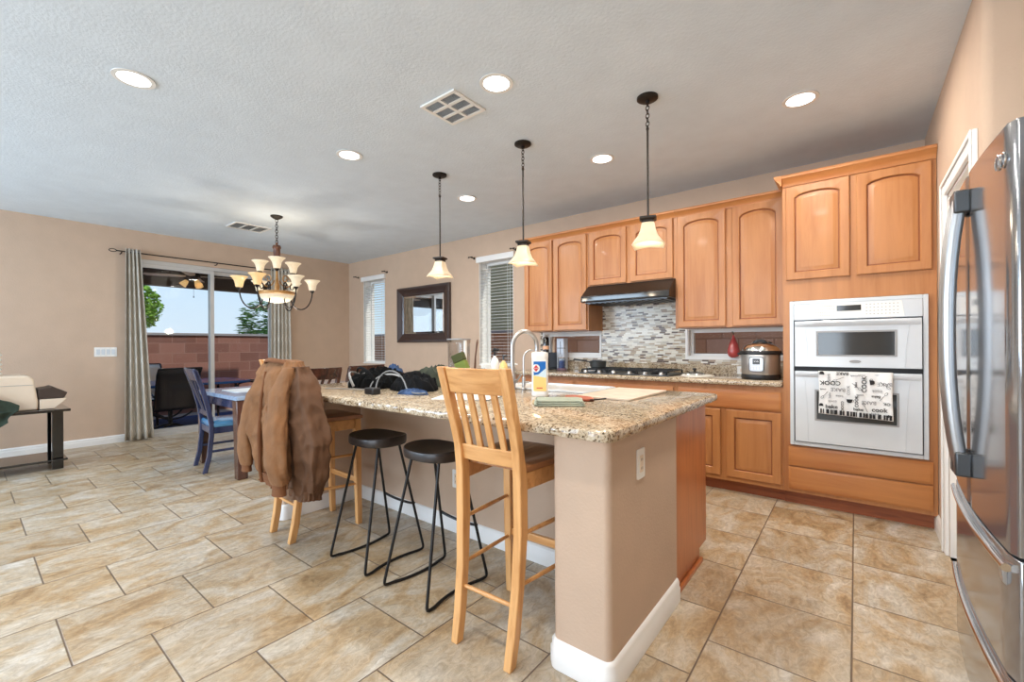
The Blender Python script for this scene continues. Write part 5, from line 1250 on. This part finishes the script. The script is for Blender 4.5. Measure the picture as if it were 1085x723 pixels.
b = BM(); tube(b, bez((-2.70, 1.70, 1.03), (-2.60, 1.62, 1.10), (-2.48, 1.66, 1.06), (-2.47, 1.70, .94), 14), .010, 6, flat=.5); part('strap', b, 'grey_cloth', t)
b = BM(); tube(b, bez((-2.78, 1.78, 1.0), (-2.78, 1.66, 1.06), (-2.66, 1.60, 1.02), (-2.62, 1.62, .94), 14), .009, 6, flat=.5); part('strap', b, 'grey_plastic', t)
crumple('crumpled_jacket', 'dark grey crumpled jacket in the middle of the clothes pile on the island', 'jacket', (-2.25, 1.84, ZT), (.16, .14, .11), .2, 'grey_cloth', 7.0, amp=.45)
crumple('crumpled_shirt', 'olive crumpled shirt on top of the clothes pile behind the slat-back stool', 'shirt', (-2.36, 2.14, ZT), (.26, .11, .145), .15, 'olive_cloth', 11.0, amp=.4)
crumple('crumpled_trousers', 'black crumpled trousers at the right end of the clothes pile', 'trousers', (-1.92, 2.02, ZT), (.17, .15, .12), .1, 'black_cloth', 15.0, amp=.5)
crumple('blue_garment', 'pale blue garment folded at the back of the clothes pile', 'clothing', (-2.82, 2.08, ZT), (.12, .08, .15), .3, 'blue_cloth', 21.0)
crumple('blue_sleeve', 'small blue fabric bundle at the front of the clothes pile', 'clothing', (-2.06, 1.66, ZT), (.10, .03, .035), .35, 'blue_cloth', 24.0)
random.seed(12)
bp_ = bpy.data.objects['backpack']; ORG = Vector(bp_.location)
for k in range(7):
    x0 = -2.84+.06*k; y0_ = 1.68+random.random()*.05; L_ = .16+.12*random.random(); a_ = random.uniform(-.7, .7)
    b = BM(); tube(b, bez((x0, y0_, ZT+.012), (x0+.02, y0_+.02, ZT+.10+.04*random.random()), (x0+L_*.7, y0_+.10+a_*.08, ZT+.13), (x0+L_, y0_+.10+a_*.12, ZT+.05), 12), random.choice((.004, .005, .006)), 6, flat=.45)
    part('strap', b, random.choice(('grey_cloth', 'grey_plastic', 'black_cloth')), bp_)
t = thing('power_adapter', 'small black power adapter with a cable, in front of the clothes pile', 'adapter', (-2.27, 1.52, ZT))
b = BM(); box(b, -2.315, -2.225, 1.50, 1.555, ZT, ZT+.038); part('body', b, 'black_plastic', t, bevel=.006)
b = BM(); tube(b, bez((-2.27, 1.55, .94), (-2.36, 1.62, 1.08), (-2.20, 1.68, 1.10), (-2.12, 1.66, .955))+bez((-2.12, 1.66, .955), (-2.06, 1.64, .93), (-2.0, 1.62, .93), (-1.95, 1.66, .935))[1:], .0045, 6); part('cable', b, plain('grey_cable', srgb(120, 122, 124), .5), t)
t = thing('charging_cable', 'white cable lying on the worktop left of the clothes pile', 'cable', (-2.7, 1.55, ZT))
b = BM(); tube(b, bez((-2.80, 1.52, ZT+.004), (-2.72, 1.60, ZT+.004), (-2.60, 1.58, ZT+.004), (-2.50, 1.66, ZT+.004)), .0035, 6); part('cable', b, 'grey_plastic', t)
b = BM(); box(b, -2.1, -1.72, 1.62, 1.63, 0, .001); b.free()
t = thing('paper_sheet', 'cream paper sheets lying beside the clothes pile behind the stool back', 'paper', (-1.70, 1.72, ZT))
b = BM(); M = Matrix.Translation((-1.70, 1.72, ZT+.002)) @ Matrix.Rotation(.5, 4, 'Z'); box(b, -.15, .15, -.10, .10, -.0015, .0015, M); M = Matrix.Translation((-1.67, 1.75, ZT+.005)) @ Matrix.Rotation(.3, 4, 'Z'); box(b, -.15, .15, -.10, .10, -.001, .001, M); part('sheets', b, 'white_plastic', t, smooth=False)
# sink
t = thing('kitchen_sink', 'white drop-in sink in the island worktop behind the wipes canister', 'sink', (-1.55, 2.45, .90))
b = BM()
def rl(w, h, r, z, cx=-1.60, cy=2.49): return [V3(cx+x, cy+y, z) for x, y in rr(w, h, r)]
loft(b, [rl(.72, .42, .04, .9205), rl(.72, .42, .04, .928), rl(.70, .40, .04, .931), rl(.66, .36, .035, .929), rl(.65, .35, .035, .9215)]); part('rim', b, 'white_gloss', t)
b = BM(); loft(b, [rl(.645, .345, .03, .9218), rl(.60, .30, .03, .9216)]); part('basin', b, plain('sink_basin', srgb(206, 204, 198), .2), t)
def faucet():
    t = thing('kitchen_faucet', 'tall brushed-steel gooseneck faucet with a spring spout behind the slat-back stool', 'faucet', (-1.76, 2.235, ZT))
    b = BM(); lathe(b, [(.028, ZT), (.028, ZT+.008), (.020, ZT+.015), (.020, ZT+.09), (.014, ZT+.10)], (-1.76, 2.235, 0), 20); part('base', b, 'steel', t)
    c = V3(-1.76, 2.235, 0); R = .105; zt = 1.195; d = V3(.25, .97, 0).normalized()
    pts = [c+V3(0, 0, z) for z in (1.0, 1.06, 1.13, zt)]+[c+d*(R-R*math.cos(a))+V3(0, 0, zt+R*math.sin(a)) for a in [PI*i/16 for i in range(1, 17)]]+[c+d*2*R+V3(0, 0, zt-.05)]
    b = BM(); tube(b, pts, .0145, 12); part('neck', b, 'steel', t)
    b = BM(); tube(b, [c+d*2*R+V3(0, 0, zt-.045), c+d*2*R+V3(0, 0, zt-.10), c+d*2*R+V3(0, 0, zt-.115)], [.017, .020, .016], 14); part('spray_head', b, 'steel_dark', t)
    b = BM(); tube(b, [c+V3(.02, 0, ZT+.055), c+V3(.05, -.01, ZT+.065), c+V3(.085, -.02, ZT+.10)], [.009, .007, .006], 10); part('lever', b, 'steel', t)
faucet()
t = thing('filter_faucet', 'thin steel water filter tap between gooseneck faucet and wipes canister', 'faucet', (-1.70, 2.27, ZT))
c = V3(-1.685, 2.255, 0); d = V3(.35, .94, 0).normalized(); R = .055; zt = 1.12
b = BM(); lathe(b, [(.018, ZT), (.018, ZT+.012), (.011, ZT+.018), (.011, ZT+.075), (.008, ZT+.08)], (c.x, c.y, 0), 16); part('base', b, 'steel', t)
b = BM(); tube(b, [c+V3(0, 0, z) for z in (.99, 1.06, zt)]+[c+d*(R-R*math.cos(a))+V3(0, 0, zt+R*math.sin(a)) for a in [PI*i/12 for i in range(1, 12)]]+[c+d*(2*R+.006)+V3(0, 0, zt-.01)], .0058, 8); part('spout', b, 'steel', t)
b = BM(); tube(b, [c+V3(.008, 0, ZT+.05), c+V3(.045, -.005, ZT+.052)], .005, 8); part('lever', b, 'steel', t)
# wipes canister
WX, WY = -1.405, 2.035
t = thing('wipes_canister', 'white disinfectant canister with a blue and yellow label on the island', 'canister', (WX, WY, ZT))
RZ = math.radians(32); Mw = Matrix.Translation((WX, WY, 0)) @ Matrix.Rotation(RZ, 4, 'Z')
b = BM(); L = [[Mw @ V3(x*s_, y*s_, z) for x, y in rr(.094, .062, .025, 6)] for s_, z in ((.92, ZT), (1.0, ZT+.006), (1.0, ZT+.016), (.97, ZT+.02), (.97, ZT+.21), (.985, ZT+.215))]
loft(b, L); part('body', b, 'white_plastic', t)
b = BM(); L = [[Mw @ V3(x*s_, y*s_, z) for x, y in rr(.094, .062, .025, 6)] for s_, z in ((.99, ZT+.2155), (1.0, ZT+.219), (1.0, ZT+.238), (.95, ZT+.246), (.5, ZT+.249))]
loft(b, L); part('cap', b, 'white_plastic', t)
M_['lab_blue'] = plain('label_blue', srgb(22, 102, 178), .35); M_['lab_yellow'] = plain('label_yellow', srgb(244, 206, 128), .35); M_['lab_sky'] = plain('label_pale_blue', srgb(206, 226, 232), .35); M_['lab_red'] = plain('label_red', srgb(206, 56, 62), .35)
fl = -.0306
def lab(poly, mat, k, name, par=None, label=None):
    b = BM(); loft(b, [[Mw @ V3(x, fl-.0004*k, ZT+z) for x, z in poly], [Mw @ V3(x, fl-.0004*k-.0004, ZT+z) for x, z in poly]]); return part(name, b, mat, par or t, smooth=False, label=label)
lb = lab([(-.036, .03), (.036, .03), (.036, .198), (-.036, .198)], 'lab_sky', 0, 'label', label='printed paper label')
lab([(-.036, .03), (.036, .03), (.036, .105), (-.036, .118)], 'lab_yellow', 1, 'yellow_band', lb)
lab([(-.034, .196), (.034, .196), (.034, .158), (-.006, .125), (-.034, .118)], 'lab_blue', 1, 'blue_shape', lb)
lab([(-.020+.021*math.cos(a), .158+.023*math.sin(a)) for a in [2*PI*i/24 for i in range(24)]], 'white_plastic', 2, 'emblem_ring', lb)
lab([(-.020+.017*math.cos(a), .158+.019*math.sin(a)) for a in [2*PI*i/4 for i in range(4)]], 'lab_red', 3, 'emblem', lb, 'red diamond emblem')
b = BM(); wave_text(b, 'CLOROX', .0095, Mw @ Matrix.Translation((-.020, fl-.0024, ZT+.158)) @ Matrix.Rotation(PI/2, 4, 'X')); part('brand_lettering', b, 'white_plastic', lb, smooth=False)
b = BM(); box(b, -.018, .016, fl-.0013, fl-.0008, ZT+.045, ZT+.050, Mw); part('print_line', b, 'lab_red', lb, smooth=False)
# folded cloth, oven mitt, board
def folded(name, label, cat, c, w, h, rot, layers, mat, dz=.008):
    t = thing(name, label, cat, c); b = BM(); M = Matrix.Translation(c) @ Matrix.Rotation(rot, 4, 'Z')
    for k in range(layers):
        s_ = 1-.03*k; n = 28; ring = []
        for i, (x, y) in enumerate(rr(w*s_, h*s_, .02, 6)): ring.append((x+.006*math.sin(i*1.3+k), y+.006*math.cos(i*1.7+k)))
        loft(b, [[M @ V3(x*q, y*q, k*dz+z) for x, y in ring] for q, z in ((.96, .0005), (1.0, dz*.3), (1.0, dz*.7), (.96, dz*.98))])
    part('cloth', b, mat, t); return t
M_['sage'] = plain('sage_cloth', srgb(156, 162, 144), .9, bump=.5, bscale=220, var=.12, vscale=14); M_['rust'] = plain('rust_leather', srgb(160, 82, 56), .7, var=.15, vscale=14)
folded('folded_cloth', 'folded sage green cloth on the island beside the wipes canister', 'cloth', (-1.13, 1.80, ZT), .235, .16, .62, 3, 'sage', .009)
t = thing('pot_holder', 'rust-brown leather pot holder lying beside the folded sage cloth', 'pot holder', (-1.14, 2.03, ZT))
b = BM(); M = Matrix.Translation((-1.14, 2.02, ZT+.0085)) @ Matrix.Rotation(-.35, 4, 'Z'); P = [(-.10, -.02), (-.05, -.05), (.04, -.055), (.085, -.03), (.10, .01), (.04, .045), (-.04, .04), (-.09, .015)]
loft(b, [[M @ V3(x*s_, y*s_, z) for x, y in P] for s_, z in ((.94, -.008), (1, -.003), (1, .003), (.9, .008))]); part('pad', b, 'rust', t)
b = BM(); tube(b, [M @ V3(.09, -.01, 0), M @ V3(.125, .0, .004), M @ V3(.165, .03, .012)], .004, 6); part('loop', b, plain('dark_cord', srgb(50, 40, 36), .8), t)
t = thing('cutting_board', 'pale marbled board lying on the island between sink and worktop end', 'cutting board', (-1.1, 2.4, ZT))
M_['marbled'] = plain('marbled_board', srgb(212, 194, 174), .35, var=.16, vscale=12)
b = BM(); rrect(b, -1.215, -.90, 2.10, 2.66, ZT, ZT+.010, .015); part('board', b, 'marbled', t, bevel=.002)
# bottles and jugs behind the faucet
def lpump(name, label, x, y, h, r, bmat, cmat, kind='pump', cat='bottle'):
    t = thing(name, label, cat, (x, y, ZT)); b = BM()
    lathe(b, [(.001, ZT), (r*.95, ZT), (r, ZT+.01), (r, ZT+h*.55), (r*.8, ZT+h*.68), (r*.35, ZT+h*.76), (r*.33, ZT+h*.80), (.001, ZT+h*.80)], (x, y, 0), 24); part('body', b, bmat, t)
    b = BM(); tube(b, [(x, y, ZT+h*.80), (x, y, ZT+h*.97)], r*.22, 10)
    if kind == 'pump': tube(b, [(x-r*.2, y, ZT+h*.98), (x+r*.9, y+.005, ZT+h*.95)], r*.2, 8)
    else: tube(b, [(x-r*.6, y, ZT+h*.93), (x, y, ZT+h), (x+r*1.0, y+.01, ZT+h*.98)], [r*.25, r*.4, r*.25], 8); tube(b, [(x+r*.5, y, ZT+h*.95), (x+r*.7, y, ZT+h*.83)], r*.1, 6)
    part('pump' if kind == 'pump' else 'trigger', b, cmat, t); return t
lpump('spray_bottle', 'white spray bottle with a dark trigger on the island under the window', -2.25, 2.63, .255, .036, 'white_plastic', 'black_plastic', 'spray')
lpump('soap_dispenser', 'yellow hand soap bottle with a dark pump right of the white spray bottle', -2.12, 2.58, .215, .034, plain('amber_soap', srgb(230, 196, 128), .15), 'steel_dark')
lpump('dish_soap', 'small clear soap bottle beside the yellow hand soap', -2.03, 2.60, .15, .028, 'clearplastic', 'white_plastic')
t = thing('water_jug', 'tall clear plastic jug standing on the far side of the island', 'jug', (-2.62, 2.60, ZT))
b = BM(); L = [[V3(-2.62+x, 2.60+y, z) for x, y in rr(w, w*.8, .03, 5)] for w, z in ((.15, ZT), (.16, ZT+.02), (.165, ZT+.30), (.175, ZT+.335))]; loft(b, L, cap=False); part('body', b, mat_glass('cloudy_plastic', (.90, .90, .90), .5), t, solid=.003)
b = BM(); L = [[V3(-2.62+x, 2.60+y, z) for x, y in rr(w, w*.8, .03, 5)] for w, z in ((.178, ZT+.3355), (.178, ZT+.345))]; loft(b, L); part('lid', b, 'grey_plastic', t)
b = BM(); obox(b, (-2.528, 2.58, ZT+.33), (-2.528, 2.58, ZT+.06), .018, .02); part('handle', b, 'white_plastic', t)
t = thing('sponge_pack', 'leaning lime and dark green sponge pack in front of the clear jug', 'sponge', (-2.42, 2.44, ZT))
M_['lime'] = plain('lime_foam', srgb(118, 132, 58), .8); M_['dgreen'] = plain('dark_green_scour', srgb(74, 78, 42), .9)
Mt = Matrix.Translation((-2.42, 2.44, ZT)) @ Matrix.Rotation(math.radians(20), 4, 'Z') @ Matrix.Rotation(math.radians(-22), 4, 'Y')
b = BM(); box(b, -.005, .09, -.03, .03, .002, .155, Mt); part('foam', b, 'lime', t, bevel=.006)
b = BM(); box(b, -.006, .091, -.031, .031, .156, .222, Mt); part('scourer', b, 'dgreen', t, bevel=.006)
for v in (t,): v.location.z = ZT
t = thing('wooden_stick', 'thin dark wooden utensil standing in a small pot beside the clear jug', 'utensil', (-2.44, 2.62, ZT))
b = BM(); tube(b, [(-2.46, 2.62, ZT+.03), (-2.45, 2.62, ZT+.2), (-2.43, 2.62, ZT+.31), (-2.425, 2.62, ZT+.335)], [.012, .006, .008, .003], 8); part('stick', b, plain('dark_wood_stick', srgb(96, 64, 46), .6), t)
b = BM(); lathe(b, [(.001, ZT), (.030, ZT), (.034, ZT+.05), (.032, ZT+.05), (.028, ZT+.006), (.001, ZT+.006)], (-2.46, 2.62, 0), 20); part('pot', b, 'steel_dark', t)
t = thing('tissue_box', 'small white box on the island between utensil and spray bottle', 'box', (-2.34, 2.63, ZT))
b = BM(); box(b, -2.41, -2.31, 2.64, 2.72, ZT, ZT+.135); part('box', b, 'white_plastic', t, bevel=.003)
for i, (x, y, h) in enumerate(((-2.30, 2.52, .11), (-2.20, 2.48, .10))):
    t = thing('drinking_glass', ('clear drinking glass on the island left of the spray bottle', 'clear drinking glass on the island in front of the spray bottle')[i], 'glass', (x, y, ZT), 0, 'drinking glasses')
    b = BM(); lathe(b, [(.028, ZT), (.034, ZT+h), (.032, ZT+h), (.026, ZT+.006), (.001, ZT+.006)], (x, y, 0), 20, cap=False); part('tumbler', b, 'clearplastic', t)
# ------------------------------------------------------------ coffee corner on the back worktop
t = thing('coffee_machine', 'slim black coffee machine on the back worktop behind the faucet', 'coffee machine', (-2.80, 4.15, .9205))
b = BM(); box(b, -2.86, -2.755, 4.10, 4.38, .921, .945); box(b, -2.86, -2.755, 4.18, 4.38, .9455, 1.12); box(b, -2.86, -2.755, 4.10, 4.1795, 1.0, 1.12); part('body', b, plain('navy_black_plastic', srgb(38, 48, 62), .3, coat=.3), t, bevel=.006)
b = BM(); lathe(b, [(.001, 1.1205), (.034, 1.1205), (.036, 1.15), (.034, 1.155)], (-2.84, 4.24, 0), 20); part('tank_ring', b, 'black_gloss', t)
b = BM(); lathe(b, [(.001, 1.156), (.038, 1.158), (.038, 1.195), (.001, 1.197)], (-2.84, 4.24, 0), 20); part('amber_cup', b, plain('peach_plastic', srgb(232, 176, 136), .3), t, label='peach-coloured cup')
b = BM(); lathe(b, [(.001, 1.198), (.036, 1.199), (.036, 1.285), (.026, 1.30), (.001, 1.302)], (-2.84, 4.24, 0), 20); part('bean_hopper', b, 'black_gloss', t)
t = thing('patterned_mug', 'pink and red patterned cup under the coffee machine spout', 'mug', (-2.80, 4.13, .9455))
b = BM(); lathe(b, [(.001, .9458), (.024, .9458), (.028, .992), (.026, .992), (.022, .95), (.001, .95)], (-2.80, 4.138, 0), 20); part('cup', b, plain('pink_ceramic', srgb(214, 120, 130), .3, var=.3, vscale=60), t)
t = thing('storage_canister', 'tall white canister on the back worktop right of the coffee machine', 'canister', (-2.68, 4.36, .9205))
b = BM(); box(b, -2.755, -2.655, 4.33, 4.43, .921, 1.285); part('body', b, plain('pale_blue_white', srgb(214, 222, 234), .3), t, bevel=.010)
b = BM(); box(b, -2.70, -2.695, 4.325, 4.3295, 1.10, 1.25); obox(b, (-2.74, 4.327, 1.17), (-2.63, 4.327, 1.17), .006, .006); part('bracket_mark', b, 'steel_dark', t)
t = thing('glass_jar', 'glass jar with blue contents on a dark round base, back worktop', 'jar', (-2.60, 4.2, .9205))
b = BM(); lathe(b, [(.055, .921), (.060, .93), (.05, .945), (.001, .947)], (-2.60, 4.20, 0), 24); part('base', b, plain('plum_plastic', srgb(96, 74, 88), .3), t)
b = BM(); lathe(b, [(.001, .948), (.036, .948), (.036, 1.03), (.001, 1.03)], (-2.60, 4.20, 0), 24); part('contents', b, plain('blue_contents', srgb(66, 84, 132), .5, var=.4, vscale=50), t)
b = BM(); lathe(b, [(.042, .9475), (.044, 1.05), (.040, 1.06)], (-2.60, 4.20, 0), 24, cap=False); part('glass', b, 'clearplastic', t, solid=.002)
b = BM(); lathe(b, [(.042, 1.061), (.044, 1.068), (.001, 1.073)], (-2.60, 4.20, 0), 24); part('lid', b, 'chrome', t)
